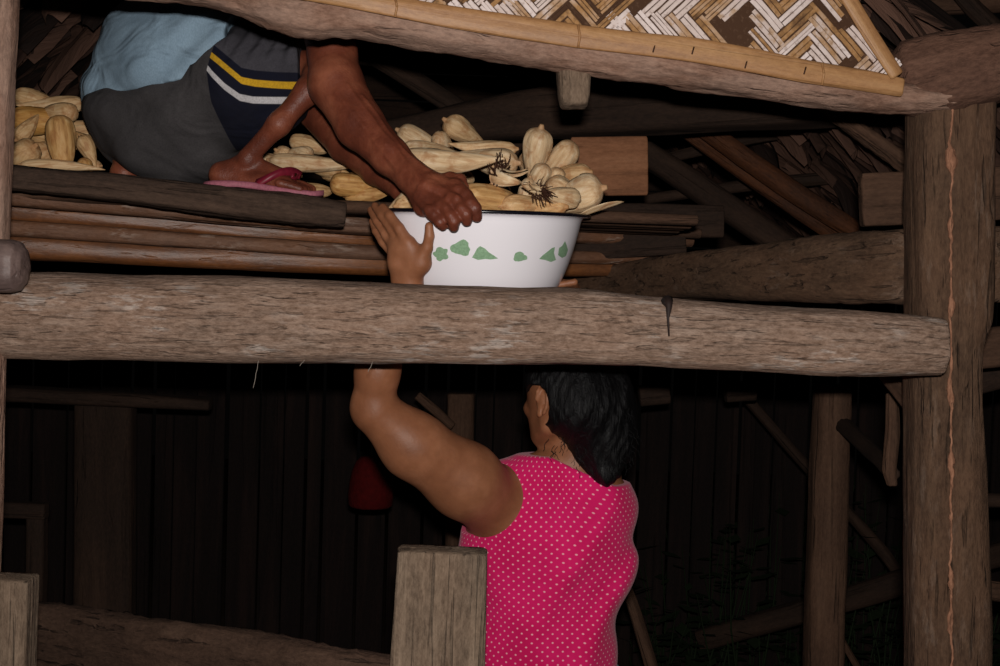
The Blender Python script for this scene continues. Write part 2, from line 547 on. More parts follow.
def polygonise(f, h, lo=None, hi=None, B=12):
    lo = (f.lo if lo is None else A(lo)) - 3 * h; hi = (f.hi if hi is None else A(hi)) + 3 * h
    nb = np.ceil((hi - lo) / (h * B)).astype(int)
    N = nb * B + 1
    V = np.full(tuple(N), 1.0, dtype=np.float32)
    # block centres
    bi = np.stack(np.meshgrid(*[np.arange(k) for k in nb], indexing='ij'), -1).reshape(-1, 3)
    cc = lo + (bi + .5) * h * B
    dc = f(cc.astype(np.float32))
    half = h * B * .5 * 1.7321 * 1.5 + h
    near = np.abs(dc) < half
    for (i, j, k), ins in zip(bi[~near], dc[~near] < 0):
        if ins: V[i * B:(i + 1) * B + 1, j * B:(j + 1) * B + 1, k * B:(k + 1) * B + 1] = -1
    g = np.arange(B + 1)
    loc = np.stack(np.meshgrid(g, g, g, indexing='ij'), -1).astype(np.float32) * h
    for i, j, k in bi[near]:
        p = loc + (lo + np.array([i, j, k]) * h * B).astype(np.float32)
        V[i * B:(i + 1) * B + 1, j * B:(j + 1) * B + 1, k * B:(k + 1) * B + 1] = f(p)
    ins = V < 0
    cnt = np.zeros(tuple(N - 1), dtype=np.int8)
    for a in (0, 1):
        for b in (0, 1):
            for c in (0, 1):
                cnt += ins[a:N[0] - 1 + a, b:N[1] - 1 + b, c:N[2] - 1 + c]
    act = (cnt > 0) & (cnt < 8)
    ci = np.argwhere(act)
    idx = np.full(tuple(N - 1), -1, dtype=np.int32); idx[act] = np.arange(len(ci))
    pos = np.zeros((len(ci), 3)); num = np.zeros(len(ci))
    corners = [(a, b, c) for a in (0, 1) for b in (0, 1) for c in (0, 1)]
    val = {c: V[ci[:, 0] + c[0], ci[:, 1] + c[1], ci[:, 2] + c[2]] for c in corners}
    for c in corners:
        for ax in range(3):
            if c[ax] == 0:
                d = list(c); d[ax] = 1; d = tuple(d)
                va, vb = val[c], val[d]; cr = (va < 0) != (vb < 0)
                t = np.where(cr, va / np.where(cr, va - vb, 1), 0)
                q = np.array(c, dtype=float)[None].repeat(len(ci), 0); q[:, ax] += t
                pos[cr] += q[cr]; num[cr] += 1
    pos = lo + (ci + pos / num[:, None]) * h
    faces = []
    for ax in range(3):
        s0 = [slice(None)] * 3; s1 = [slice(None)] * 3
        s0[ax] = slice(0, -1); s1[ax] = slice(1, None)
        a, b = ins[tuple(s0)], ins[tuple(s1)]
        e = np.argwhere(a != b)
        o1, o2 = [(1, 2), (2, 0), (0, 1)][ax]
        e = e[(e[:, o1] > 0) & (e[:, o2] > 0) & (e[:, o1] < N[o1] - 1) & (e[:, o2] < N[o2] - 1)]
        def cell(d1, d2):
            q = e.copy(); q[:, o1] -= d1; q[:, o2] -= d2
            return idx[q[:, 0], q[:, 1], q[:, 2]]
        quad = np.stack([cell(1, 1), cell(0, 1), cell(0, 0), cell(1, 0)], 1)
        flip = ~a[e[:, 0], e[:, 1], e[:, 2]]
        quad[flip] = quad[flip][:, ::-1]
        faces.append(quad)
    return pos, np.concatenate(faces)


# ================================================================== BUILDING
# ---- ground and dark back wall
def plane_mesh(name, corners, mat, nu=40, nv=40, amp=0.0, **kw):
    a, b, c, d = [Vector(x) for x in corners]
    V = []; Fc = []
    for i in range(nu + 1):
        for j in range(nv + 1):
            u, v = i / nu, j / nv
            p = a.lerp(b, u).lerp(d.lerp(c, u), v)
            p.z += amp * noise.fractal(p * 1.5, 1, 2, 3)
            V.append(p)
    for i in range(nu):
        for j in range(nv):
            k = i * (nv + 1) + j
            Fc.append((k, k + nv + 1, k + nv + 2, k + 1))
    return mesh_obj(name, V, Fc, mat, **kw)


fl_ = plane_mesh('floor', [(-6, -1, 0), (6, -1, 0), (6, 12, 0), (-6, 12, 0)], M['soil'], 90, 90, .02)
tag(fl_, kind='structure')


def box_parts(cx, cy, cz, sx, sy, sz, seed=0):
    bm = bmesh.new(); bmesh.ops.create_cube(bm, size=1)
    bmesh.ops.scale(bm, vec=(sx, sy, sz), verts=bm.verts)
    bmesh.ops.bevel(bm, geom=bm.edges[:], offset=min(sx, sy, sz) * .12, segments=2, affect='EDGES')
    bmesh.ops.translate(bm, vec=(cx, cy, cz), verts=bm.verts)
    V = [v.co.copy() for v in bm.verts]; Fc = [tuple(v.index for v in f.verts) for f in bm.faces]
    bm.free(); return V, Fc


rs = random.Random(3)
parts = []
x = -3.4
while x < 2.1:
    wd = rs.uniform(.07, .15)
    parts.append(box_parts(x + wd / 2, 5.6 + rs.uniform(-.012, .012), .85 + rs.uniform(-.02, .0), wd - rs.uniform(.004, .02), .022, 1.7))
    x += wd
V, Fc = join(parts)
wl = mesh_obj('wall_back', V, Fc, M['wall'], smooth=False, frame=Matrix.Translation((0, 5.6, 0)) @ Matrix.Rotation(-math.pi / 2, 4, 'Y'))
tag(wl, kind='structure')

# ---- front frame: big log, right post, raking upper beam
logpts = []
for px, yt, yb in ((-70, 270, 360), (0, 272, 359), (60, 273, 360), (150, 275, 362), (240, 277, 363), (330, 281, 363), (420, 284, 364), (500, 287, 365),
                   (560, 289, 364), (600, 292, 365), (640, 298, 366), (700, 301, 369), (760, 305, 372), (830, 309, 377), (900, 315, 376), (941, 320, 375)):
    logpts.append((px, (yt + yb) / 2, (yb - yt) / 2, 2.50))
timber('floor_log', logpts, M['log'], 'thick weathered round log lying across the whole picture in front of the woman', 'log',
       power=2.3, sub=14, n=56, amp=.005, grain=.002, seed=1)
# the little split with a dark stain near its right part
sp = P(668, 318, 2.42)
V, Fc = tube([P(667, 300, 2.444), P(669, 306, 2.431), P(668, 318, 2.424), P(669, 336, 2.424)], [.011, .006, .0024, .0015], 8)
mesh_obj('resin_stain', V, Fc, plain('dark_resin', (38, 24, 20), .7), [o for o in C.objects if o.name == 'floor_log'][0])

pp_ = [(949, 84, 40), (949, 200, 40), (949, 318, 39), (942.5, 345, 34.5), (942, 400, 34.5), (944.5, 500, 37.5), (946, 666, 39)]
pp_ = [(P(a_, b_, 2.66), R(c_, 2.66)) for a_, b_, c_ in pp_]
pp_.append((to_ground(pp_[0][0], pp_[-1][0]), pp_[-1][1]))
pr = timber('corner_post', pp_, M['post'], 'tall hewn corner post at the right with a bright ragged ridge down its front', 'post', power=3.2, depth=.075, ref='x', amp=.006, sub=16, n=56, grain=.004, seed=2, freq=6)
# ragged ridge of splintered sapwood running down the post
rv = []
pth = []; rad = []
for i in range(150):
    py = 100 + i * 3.9
    pth.append(P(951 + 3 * noise.noise(Vector((i * .13, 1, 0))) + 1.5 * noise.noise(Vector((i * .6, 1, 7))), py, 2.5835 + .003 * noise.noise(Vector((i * .2, 4, 0)))))
    rad.append(.0022 + .013 * max(0, noise.fractal(Vector((i * .10, 0, 9)), 1, 2, 4) - .02) + .0016 * noise.noise(Vector((i * .9, 3, 3))))
V, Fc = tube(pth, rad, 9)
o = mesh_obj('splintered_ridge', V, Fc, wood('ridge_wood', (92, 62, 46), (146, 100, 76), (190, 140, 112), along=25, across=90, crack=.5, bumpd=.004, fine_amt=.4), pr, frame=axis_frame(P(951, 100, 2.6), P(951, 680, 2.6)))
o['label'] = 'pale orange splintered ridge'


def YB(px): return 1 / (.408 - (px - 200) / 705 * .019)   # a straight beam receding to the right


ub = []
for px, yt, yb in ((-60, -60, -18), (60, -45, -8), (140, -35, -2), (200, -24, 3), (240, -18, 14), (275, -12, 30), (310, -8, 39), (336, -4, 37), (360, 0, 38), (440, 14, 51),
                   (510, 24, 62), (560, 32, 70), (640, 44, 82), (700, 55, 90), (780, 66, 101), (850, 76, 112), (905, 84, 114), (930, 86, 113), (950, 90, 110)):
    ub.append((px, (yt + yb) / 2, (yb - yt) / 2, YB(px) + .03))
timber('gable_beam', ub, M['beam'], 'long rough pale beam sloping down to the right under the woven bamboo gable', 'beam', power=2.4, sub=8, n=44, amp=.004, grain=.003, seed=3, jag=.004, depth=.05)

# joint and the beam end running off to the right
timber('cross_beam', [(866, 92, 8, 2.70), (886, 86, 22, 2.66), (908, 80, 36, 2.63), (950, 74, 41, 2.62), (1010, 62, 38, 2.61), (1090, 46, 38, 2.6)], M['farwood2'],
       'dark brown beam running off the right edge above the corner post', 'beam', power=2.6, amp=.006, n=44, seed=5, sub=16, jag=.004)

# bamboo batten along the beam
bt = []
for px, yt, yb in ((180, -40, -20), (330, -14, 4), (440, 4, 26), (520, 16, 39), (580, 25, 48), (640, 33, 55), (694, 38, 62), (760, 50, 74), (806, 60, 83), (870, 71, 92), (901, 78, 97)):
    bt.append((px, (yt + yb) / 2, (yb - yt) / 2, YB(px) - .035))
bb = timber('bamboo_batten', bt, M['bamboo'], 'split yellow bamboo batten nailed along the lower edge of the woven gable panel', 'bamboo batten', power=2.6, depth=.006, amp=.0012, sub=10, n=24, seed=6)
for px in (578, 822, 395):
    y0, y1 = np.interp(px, [330, 440, 580, 640, 694, 760, 806, 870], [-14, 4, 25, 33, 38, 50, 60, 71]), np.interp(px, [330, 440, 580, 640, 694, 760, 806, 870], [4, 26, 48, 55, 62, 74, 83, 92])
    V, Fc = tube([P(px, y0, YB(px) - .0415), P(px + 2, (y0 + y1) / 2, YB(px) - .043), P(px, y1, YB(px) - .0415)], .0022, 8)
    mesh_obj('bamboo_node', V, Fc, M['bamboo'], bb)
for k, (px, py) in enumerate(((655, 46), (694, 48), (747, 62), (806, 68))):
    V, Fc = tube([P(px, py - 1, YB(px) - .040), P(px - 2, py + 6, YB(px) - .047)], .0014, 6)
    mesh_obj('nail', V, Fc, M['silk'], bb)
timber('gable_rafter_strip', [(800, -75, 7.5, YB(800) - .045), (846, -6, 8, YB(846) - .045), (870, 34, 8, YB(870) - .045), (896, 74, 7.5, YB(896) - .045)], M['bamboo'],
       'short yellow bamboo strip slanting down along the right edge of the woven gable', 'bamboo strip', power=3, depth=.006, amp=.001, n=20, seed=8)

# end of a tie pegged under the beam
timber('beam_peg', [(573, 55, 17, 2.56), (574, 75, 17, 2.56), (574, 96, 15.5, 2.55), (574, 105, 13.5, 2.55)], M['board'],
       'short squared wooden peg hanging under the sloping gable beam', 'peg', power=5, depth=.028, ref='x', amp=.003, seed=9, n=32, sub=6)

# ---- woven bamboo gable mat
a0 = P(440, 12, YB(440) - .026); b0 = P(870, 78, YB(870) - .026); a0 = a0 + (a0 - b0) * .72; b0 = b0 + (b0 - a0) * .04
ux = (b0 - a0).normalized(); upw = Vector((0, 0, 1)); wv_ = (upw - ux * upw.dot(ux)).normalized(); nn = ux.cross(wv_)   # nn points away or to camera
if nn.y > 0: nn = -nn
Lp = (b0 - a0).length
raf = P(846, -6, YB(846) - .026); raf2 = P(896, 74, YB(896) - .026)
r1 = Vector(((raf - a0).dot(ux), (raf - a0).dot(wv_))); r2 = Vector(((raf2 - a0).dot(ux), (raf2 - a0).dot(wv_)))


def inpanel(u, v):
    if v < -.07 or v > .42 or u < -.1: return False
    # left of rafter line
    return (r2.x - r1.x) * (v - r1.y) - (r2.y - r1.y) * (u - r1.x) < 0.004


V = []; Fc = []; tone = []
rw = random.Random(11)
cell = .0196
ang = math.radians(50)
ca, sa = math.cos(ang), math.sin(ang)
mir = 0.205


def add_bar(cu, cv, du, dv, ln, wd, hgt):
    t = min(1, max(0, rw.gauss(.56, .16)))
    if rw.random() < .30: t = rw.uniform(.1, .3)
    ns_ = rw.choice((2, 2, 3)); pu, pv = -dv, du; tone0 = t
    for k_ in range(ns_):
        o_ = ((k_ + .5) / ns_ - .5) * wd * .98
        slat(cu + pu * o_, cv + pv * o_, du, dv, ln * rw.uniform(.90, 1.04), wd / ns_ * rw.uniform(.80, .94), hgt, tone0 + (rw.uniform(-.06, .06) if rw.random() > .12 else -.3))


def slat(cu, cv, du, dv, ln, wd, hgt, t):
    nseg = 5; base = len(V)
    pu, pv = -dv, du
    for i in range(nseg + 1):
        s = (i / nseg - .5) * ln
        arch = hgt * (1 - (2 * i / nseg - 1) ** 2) + .0012
        for (q, hh) in ((-.5, 0), (-.38, .0012), (.38, .0012), (.5, 0)):
            jit = rw.uniform(-.0004, .0004)
            u = cu + du * s + pu * (q * wd + jit); v = max(cv + dv * s + pv * (q * wd + jit), -.013)
            V.append(a0 + ux * u + wv_ * v + nn * (arch + hh)); tone.append(t)
    for i in range(nseg):
        for j in range(3):
            k = base + i * 4 + j
            Fc.append((k, k + 1, k + 5, k + 4))
    k = base; Fc.append((k, k + 1, k + 2, k + 3)); k = base + nseg * 4; Fc.append((k, k + 3, k + 2, k + 1))


for i in range(-90, 120):
    for j in range(-90, 120):
        # 4/4 twill, its direction turning in broad zones (chevrons)
        u = (i * ca - j * sa) * cell + .3; v = (i * sa + j * ca) * cell + .004
        if not (-.15 < u < Lp + .1 and -.05 < v < .46): continue
        zone = int(math.floor((u + .04) / .19)) % 2
        ph = (i + j) % 8 if zone else (i - j) % 8
        if zone == 0:
            if ph == 0: kind = 'A'
            elif ph == 7: kind = 'B'
            else: continue
        else:
            if ph == 0: kind = 'A'
            elif ph == 4: kind = 'B'
            else: continue
        # A floats run along i, B floats along j, 3 cells long
        if kind == 'A':
            cu = u + ca * cell * 1.5; cv = v + sa * cell * 1.5; du, dv = ca, sa
        else:
            cu = u - sa * cell * 1.5; cv = v + ca * cell * 1.5; du, dv = -sa, ca
        if cv < -.02: continue
        if not (inpanel(cu, cv) and inpanel(cu + du * cell * 1.6, cv + dv * cell * 1.6) and inpanel(cu - du * cell * 1.6, cv - dv * cell * 1.6)): continue
        add_bar(cu, cv, du, dv, cell * 4.05, cell * .95, .0022)
# backing layer of the same strips, so nothing shows through
mat_fr = axis_frame(a0, b0)
bk = len(V)
poly = [(-.1, -.01), (r2.x - .0, -.01), (r2.x, r2.y), (r1.x - (.42 - r1.y) * (r2.x - r1.x) / (r1.y - r2.y), .42), (-.1, .42)]
for u, v in poly: V.append(a0 + ux * u + wv_ * v); tone.append(-.1)
for u, v in poly: V.append(a0 + ux * u + wv_ * v - nn * .004); tone.append(-.1)
m_ = len(poly)
Fc.append(tuple(range(bk, bk + m_))[::-1]); Fc.append(tuple(range(bk + m_, bk + 2 * m_)))
wm_ = mesh_obj('woven_gable_panel', V, Fc, M['weave'], smooth=False, frame=mat_fr)
at = wm_.data.attributes.new('tone', 'FLOAT', 'POINT'); at.data.foreach_set('value', np.array(tone, dtype=np.float32))
tag(wm_, 'woven bamboo gable panel in a whitish and tan herringbone pattern at the top', 'woven panel')

# ---- left slanting post and the sawn pole end beside it
vpost('corner_post', (6, -40, 12, 2.46), (-7, 400, 10, 2.46), M['beam'], 'slim pale post at the left edge of the picture', power=2.4, depth=.03, amp=.004, seed=12, sub=20)
timber('pole_end', [(-60, 262, 26, 2.36), (-10, 265, 27, 2.36), (12, 266, 27, 2.36), (19, 266, 25, 2.36), (23, 266, 19, 2.36)], M['dust_pole'],
       'rounded dark end of a short pole sticking in at the left edge', 'pole', power=2.3, amp=.003, seed=13)

# ---- loft floor: planks and bamboo poles seen edge on
timber('deck_plank', [(-40, 173, 11, 2.86), (12, 178, 12, 2.88), (120, 188, 13, 2.92), (230, 202, 14, 2.96), (300, 210, 14, 2.98), (343, 216, 12, 3.0)], M['darkplank'],
       'dark plank at the front edge of the loft under the sandal', 'plank', power=5, depth=.05, amp=.004, grain=.004, seed=20, sub=10, jag=.003)
rows = [('deckwood', 10, (12, 196), (355, 226), (690, 240), 3.04, 'greyish pole just below the dark front plank of the loft', .022),
        ('bamboo_orange', 11, (12, 211), (370, 240), (640, 247), 3.14, 'orange brown bamboo pole, second below the loft front plank', .025),
        ('deckwood', 8, (12, 228), (370, 253), (700, 260), 3.08, 'grey brown pole between the two orange bamboo poles of the loft', .02),
        ('bamboo_orange', 13, (12, 246), (370, 264), (690, 268), 3.12, 'lowest orange brown bamboo pole, right above the big log', .027)]
for k, (mt, hp, a, b, c, Y, lab, dp) in enumerate(rows):
    timber('bamboo_pole' if 'bamboo' in lab else 'deck_pole', [(-60, a[1] - 6, hp, Y), (a[0], a[1], hp, Y), (b[0], b[1], hp * .92, Y + .16), (c[0], c[1], hp * .7, Y + .62)],
           M[mt], lab, 'pole', power=2.6, depth=dp, amp=.003, seed=30 + k, sub=16, n=28)
# slatted loft floor behind the front edge
parts = []
rq = random.Random(5)
for k in range(26):
    y = 3.06 + k * .1
    z = 1.792 - k * .002
    xa = -2.6; xb = .42 if y < 3.5 else .5
    parts.append(sweep([(Vector((xa, y, z + .03)), .014, .042), (Vector(((xa + xb) / 2, y + rq.uniform(-.01, .01), z + .012)), .014, .042), (Vector((xb, y, z)), .013, .04)], n=12, power=3, amp=.004, sub=6, seed=k))
V, Fc = join(parts)
o = mesh_obj('slatted_loft_floor', V, Fc, M['farwood'])
tag(o, 'slatted wooden loft floor on which the man squats and the corn lies', 'loft floor')

# boards and beams right of the basin
timber('board', [(572, 167, 29, 3.42), (646, 166, 29, 3.42)], M['plank_red'], 'reddish brown board standing on edge behind the corn at right', 'board', power=40, depth=.016, amp=.0006, seed=40, n=72)
timber('board', [(520, 223, 16, 3.75), (640, 220, 17, 3.75), (722, 222, 16, 3.75)], M['backwood'], 'dim horizontal board behind the right side of the basin', 'board', power=8, depth=.02, amp=.003, seed=41)
timber('board', [(560, 250, 11, 3.55), (620, 246, 12, 3.55), (684, 243, 11, 3.55)], M['backwood'], 'lower dim board just right of the white basin', 'board', power=6, depth=.02, amp=.003, seed=42)
timber('tie_beam', [(520, 292, 12, 4.0), (570, 287, 15, 3.85), (640, 280, 20, 3.55), (730, 273, 26, 3.2), (830, 268, 33, 2.9), (905, 266, 37, 2.74), (1000, 265, 37, 2.72), (1080, 262, 37, 2.72)], M['post'],
       'heavy squared beam receding from the corner post towards the basin', 'beam', power=4.5, depth=.05, amp=.006, seed=43, sub=12, n=44, jag=.003)
timber('block', [(862, 200, 26, 3.0), (935, 197, 26, 3.0), (1020, 192, 26, 3.0)], M['farwood'], 'dim brown board behind the corner post above the heavy beam', 'board', power=30, depth=.02, amp=.001, seed=44, n=64)
timber('rail', [(970, 350, 20, 3.1), (1060, 340, 20, 3.1)], M['farwood'], 'dim rail right of the corner post below the heavy beam', 'rail', power=5, depth=.03, amp=.003, seed=45)
timber('rail', [(925, 392, 16, 3.4), (1000, 372, 16, 3.4), (1060, 360, 16, 3.4)], M['backwood'], 'dark slanting rail right of the corner post under the dim rail', 'rail', power=3, amp=.003, seed=46)
timber('knee_brace', [(880, 360, 12, 3.0), (900, 385, 12, 2.9), (912, 402, 10, 2.85)], M['farwood'], 'short brace meeting the corner post under the log', 'brace', power=5, depth=.02, seed=47, n=28)
timber('hanging_stick', [(892, 395, 6, 3.1), (893, 430, 7, 3.1), (889, 470, 7, 3.1), (892, 484, 5, 3.1)], M['farwood'], 'crooked short stick hanging left of the corner post', 'stick', ref='x', amp=.003, seed=48)

# ---- roof structure behind
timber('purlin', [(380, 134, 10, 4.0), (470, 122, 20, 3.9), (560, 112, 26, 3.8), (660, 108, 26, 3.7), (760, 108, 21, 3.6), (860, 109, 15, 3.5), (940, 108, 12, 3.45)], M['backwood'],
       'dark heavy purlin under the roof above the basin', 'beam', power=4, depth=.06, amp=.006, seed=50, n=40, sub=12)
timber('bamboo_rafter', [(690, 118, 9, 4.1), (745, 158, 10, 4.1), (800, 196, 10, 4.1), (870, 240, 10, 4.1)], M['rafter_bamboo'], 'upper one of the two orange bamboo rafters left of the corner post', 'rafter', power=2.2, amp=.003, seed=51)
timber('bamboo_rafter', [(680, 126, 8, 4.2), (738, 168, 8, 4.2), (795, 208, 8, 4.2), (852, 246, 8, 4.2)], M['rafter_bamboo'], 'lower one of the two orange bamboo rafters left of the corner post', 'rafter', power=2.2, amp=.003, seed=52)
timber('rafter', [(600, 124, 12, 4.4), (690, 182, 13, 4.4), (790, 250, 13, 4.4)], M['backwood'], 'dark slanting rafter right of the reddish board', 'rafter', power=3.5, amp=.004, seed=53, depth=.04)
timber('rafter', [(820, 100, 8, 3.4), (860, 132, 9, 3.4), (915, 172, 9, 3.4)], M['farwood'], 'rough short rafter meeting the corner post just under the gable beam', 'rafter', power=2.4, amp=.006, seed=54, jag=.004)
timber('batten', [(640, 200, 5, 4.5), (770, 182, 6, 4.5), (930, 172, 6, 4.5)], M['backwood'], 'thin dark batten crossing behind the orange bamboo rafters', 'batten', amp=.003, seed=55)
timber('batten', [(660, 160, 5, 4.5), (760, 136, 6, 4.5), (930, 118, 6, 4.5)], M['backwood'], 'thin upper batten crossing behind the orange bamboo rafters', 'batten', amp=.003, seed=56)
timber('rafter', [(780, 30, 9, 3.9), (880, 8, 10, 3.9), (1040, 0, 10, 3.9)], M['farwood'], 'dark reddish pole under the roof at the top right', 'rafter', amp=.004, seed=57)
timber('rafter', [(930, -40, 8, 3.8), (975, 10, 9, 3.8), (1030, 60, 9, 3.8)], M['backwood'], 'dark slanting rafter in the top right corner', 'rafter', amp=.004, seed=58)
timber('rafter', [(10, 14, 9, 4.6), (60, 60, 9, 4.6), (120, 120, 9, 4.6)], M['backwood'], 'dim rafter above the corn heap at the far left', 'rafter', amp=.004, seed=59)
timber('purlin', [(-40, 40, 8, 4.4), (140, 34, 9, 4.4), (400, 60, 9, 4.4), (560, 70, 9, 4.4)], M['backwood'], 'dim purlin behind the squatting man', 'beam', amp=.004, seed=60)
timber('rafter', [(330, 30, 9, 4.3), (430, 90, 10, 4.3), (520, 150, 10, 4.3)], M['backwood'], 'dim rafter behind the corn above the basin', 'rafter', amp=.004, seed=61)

# ---- leaf roof (ceiling): two slopes with overlapping dried leaves
V = []; Fc = []; tone = []
rr_ = random.Random(21)


def leaf(c, dirx, nrm, ln, wd):
    ax = dirx.normalized(); sd = nrm.cross(ax).normalized(); base = len(V); t = rr_.random()
    n1, n2 = 6, 4; bend = rr_.uniform(-.02, .05)
    for i in range(n1 + 1):
        s = i / n1; wdt = wd * (math.sin(math.pi * min(1, s * .85 + .12)) ** .6)
        for j in range(n2 + 1):
            q = j / n2 - .5
            V.append(c + ax * (s * ln) + sd * (q * wdt) + nrm * (-.03 * (1 - 4 * q * q) + bend * s * s * 2 + .01 * noise.noise(c * 9 + Vector((s * 4, q * 3, 0)))))
            tone.append(t)
    for i in range(n1):
        for j in range(n2):
            k = base + i * (n2 + 1) + j
            Fc.append((k, k + 1, k + n2 + 2, k + n2 + 1))


ridge = Vector((-.3, 0, 2.95))
for sgn in (1, -1):
    down = Vector((sgn * math.cos(math.radians(35)), 0, -math.sin(math.radians(35))))
    nrm = Vector((-sgn * math.sin(math.radians(35)), 0, -math.cos(math.radians(35))))
    span = 2.1 if sgn > 0 else 2.9
    q0 = len(V)
    for (s, y) in ((0, 2.75), (span, 2.75), (span, 7.6), (0, 7.6)):
        V.append(ridge + down * s + Vector((0, y, 0)) - nrm * .05); tone.append(.1)
    Fc.append((q0, q0 + 1, q0 + 2, q0 + 3))
    y = 2.8
    while y < 7.4:
        s = 0
        while s < span:
            c = ridge + down * s + Vector((0, y + rr_.uniform(-.05, .05), 0))
            d = (down + Vector((0, rr_.uniform(-.9, .9), 0))).normalized()
            leaf(c, d, nrm, rr_.uniform(.24, .4), rr_.uniform(.10, .2))
            s += .14
        y += .15
rf_ = mesh_obj('ceiling', V, Fc, M['thatch'])
at = rf_.data.attributes.new('tone', 'FLOAT', 'POINT'); at.data.foreach_set('value', np.array(tone, dtype=np.float32))
tag(rf_, kind='structure')
# closing boards at the far end of the loft
parts = []
for k in range(10):
    z = 1.62 + k * .13
    wsp = min(2.4, (2.98 - z) / math.tan(math.radians(35)) + .1)
    parts.append(box_parts(-.3, 6.6 + rs.uniform(-.01, .01), z, 2 * wsp, .02, .122))
V, Fc = join(parts)
o = mesh_obj('wall_loft', V, Fc, M['backwood'], smooth=False); tag(o, kind='structure')

# ---- under the loft: posts, frame, braces
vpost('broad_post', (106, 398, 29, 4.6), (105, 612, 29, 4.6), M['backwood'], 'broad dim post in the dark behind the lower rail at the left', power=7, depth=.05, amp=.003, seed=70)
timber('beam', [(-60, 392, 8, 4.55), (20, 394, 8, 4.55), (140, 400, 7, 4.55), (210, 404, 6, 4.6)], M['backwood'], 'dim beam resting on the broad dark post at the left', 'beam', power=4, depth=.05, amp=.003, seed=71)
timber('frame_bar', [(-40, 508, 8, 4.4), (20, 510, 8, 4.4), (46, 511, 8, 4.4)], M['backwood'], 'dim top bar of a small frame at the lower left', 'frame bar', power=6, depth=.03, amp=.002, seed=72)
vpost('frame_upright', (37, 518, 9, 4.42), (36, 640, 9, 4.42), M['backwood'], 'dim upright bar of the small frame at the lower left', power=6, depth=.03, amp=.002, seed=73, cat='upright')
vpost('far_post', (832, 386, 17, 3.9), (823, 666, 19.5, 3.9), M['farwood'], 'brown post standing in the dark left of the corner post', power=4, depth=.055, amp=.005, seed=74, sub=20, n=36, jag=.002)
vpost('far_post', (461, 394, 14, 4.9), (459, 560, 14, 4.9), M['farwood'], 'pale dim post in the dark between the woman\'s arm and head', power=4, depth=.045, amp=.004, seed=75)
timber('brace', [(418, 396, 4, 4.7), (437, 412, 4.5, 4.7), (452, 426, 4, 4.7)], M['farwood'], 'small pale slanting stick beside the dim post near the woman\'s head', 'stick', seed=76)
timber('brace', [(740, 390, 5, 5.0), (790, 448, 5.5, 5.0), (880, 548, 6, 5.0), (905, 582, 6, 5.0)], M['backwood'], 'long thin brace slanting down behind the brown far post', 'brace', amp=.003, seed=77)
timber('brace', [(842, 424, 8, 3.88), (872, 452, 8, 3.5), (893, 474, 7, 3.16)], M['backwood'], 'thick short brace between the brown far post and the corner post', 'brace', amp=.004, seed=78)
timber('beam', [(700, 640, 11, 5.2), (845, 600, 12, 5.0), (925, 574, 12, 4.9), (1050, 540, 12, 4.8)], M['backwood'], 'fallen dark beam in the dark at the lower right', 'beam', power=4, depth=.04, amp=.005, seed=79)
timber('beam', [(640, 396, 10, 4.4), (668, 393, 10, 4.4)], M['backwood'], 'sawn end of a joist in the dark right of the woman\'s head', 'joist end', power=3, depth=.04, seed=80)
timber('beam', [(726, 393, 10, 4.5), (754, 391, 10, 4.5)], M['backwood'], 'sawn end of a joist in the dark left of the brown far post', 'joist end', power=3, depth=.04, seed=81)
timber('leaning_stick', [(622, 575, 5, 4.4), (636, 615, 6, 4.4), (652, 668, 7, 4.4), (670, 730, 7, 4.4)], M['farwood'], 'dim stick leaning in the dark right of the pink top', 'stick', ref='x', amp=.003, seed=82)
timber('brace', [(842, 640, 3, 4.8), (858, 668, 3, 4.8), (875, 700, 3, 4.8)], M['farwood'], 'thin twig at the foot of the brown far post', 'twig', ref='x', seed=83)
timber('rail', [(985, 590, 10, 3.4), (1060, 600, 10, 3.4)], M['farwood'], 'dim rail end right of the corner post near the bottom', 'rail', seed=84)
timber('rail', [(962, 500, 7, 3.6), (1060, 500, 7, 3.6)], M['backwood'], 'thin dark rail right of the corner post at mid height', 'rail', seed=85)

# dim red lantern-like bucket hanging in the dark
V = []; Fc = []
prof = [(0, .07), (.03, .068), (.045, .055), (.056, .03), (.062, 0), (.066, -.035), (.064, -.06), (.058, -.066), (0, -.066)]
cpt = P(371, 482, 4.6); n = 32
for r, z in prof:
    for j in range(n):
        a = 2 * math.pi * j / n; V.append(cpt + Vector((r * 1.15 * math.cos(a), r * 1.15 * math.sin(a), z * 1.25)))
for i in range(len(prof) - 1):
    for j in range(n):
        Fc.append((i * n + j, (i + 1) * n + j, (i + 1) * n + (j + 1) % n, i * n + (j + 1) % n))
ro = mesh_obj('red_bag', V, Fc, M['red'])
tag(ro, 'dim red object hanging in the dark under the woman\'s raised arm', 'bag')
V, Fc = tube([cpt + Vector((0, 0, .085)), cpt + Vector((0, 0, .80))], .002, 6)
mesh_obj('cord', V, Fc, M['string'], ro)

# weeds in the lower right darkness (nobody could count them)
V = []; Fc = []
rg = random.Random(9)
for k in range(260):
    b = Vector((rg.uniform(.6, 2.0), rg.uniform(5.0, 6.4), 0))
    h = rg.uniform(.2, .9) * (1.1 - abs(b.x - 1.3) * .6)
    tip = b + Vector((rg.uniform(-.15, .15), rg.uniform(-.1, .1), h))
    v, f = tube([b, b.lerp(tip, .5) + Vector((rg.uniform(-.03, .03), 0, 0)), tip], [.004, .003, .001], 4)
    o_ = len(V); V += v; Fc += [tuple(i + o_ for i in q) for q in f]
    for q in range(7):
        p = b.lerp(tip, rg.uniform(.3, 1)); a = rg.uniform(0, 6.28); d = Vector((math.cos(a), math.sin(a), rg.uniform(-.2, .5))) * rg.uniform(.05, .11)
        s = d.cross(Vector((0, 0, 1))).normalized() * d.length * .28; k0 = len(V)
        V += [p, p + d * .45 + s, p + d, p + d * .45 - s]; Fc.append((k0, k0 + 1, k0 + 2, k0 + 3))
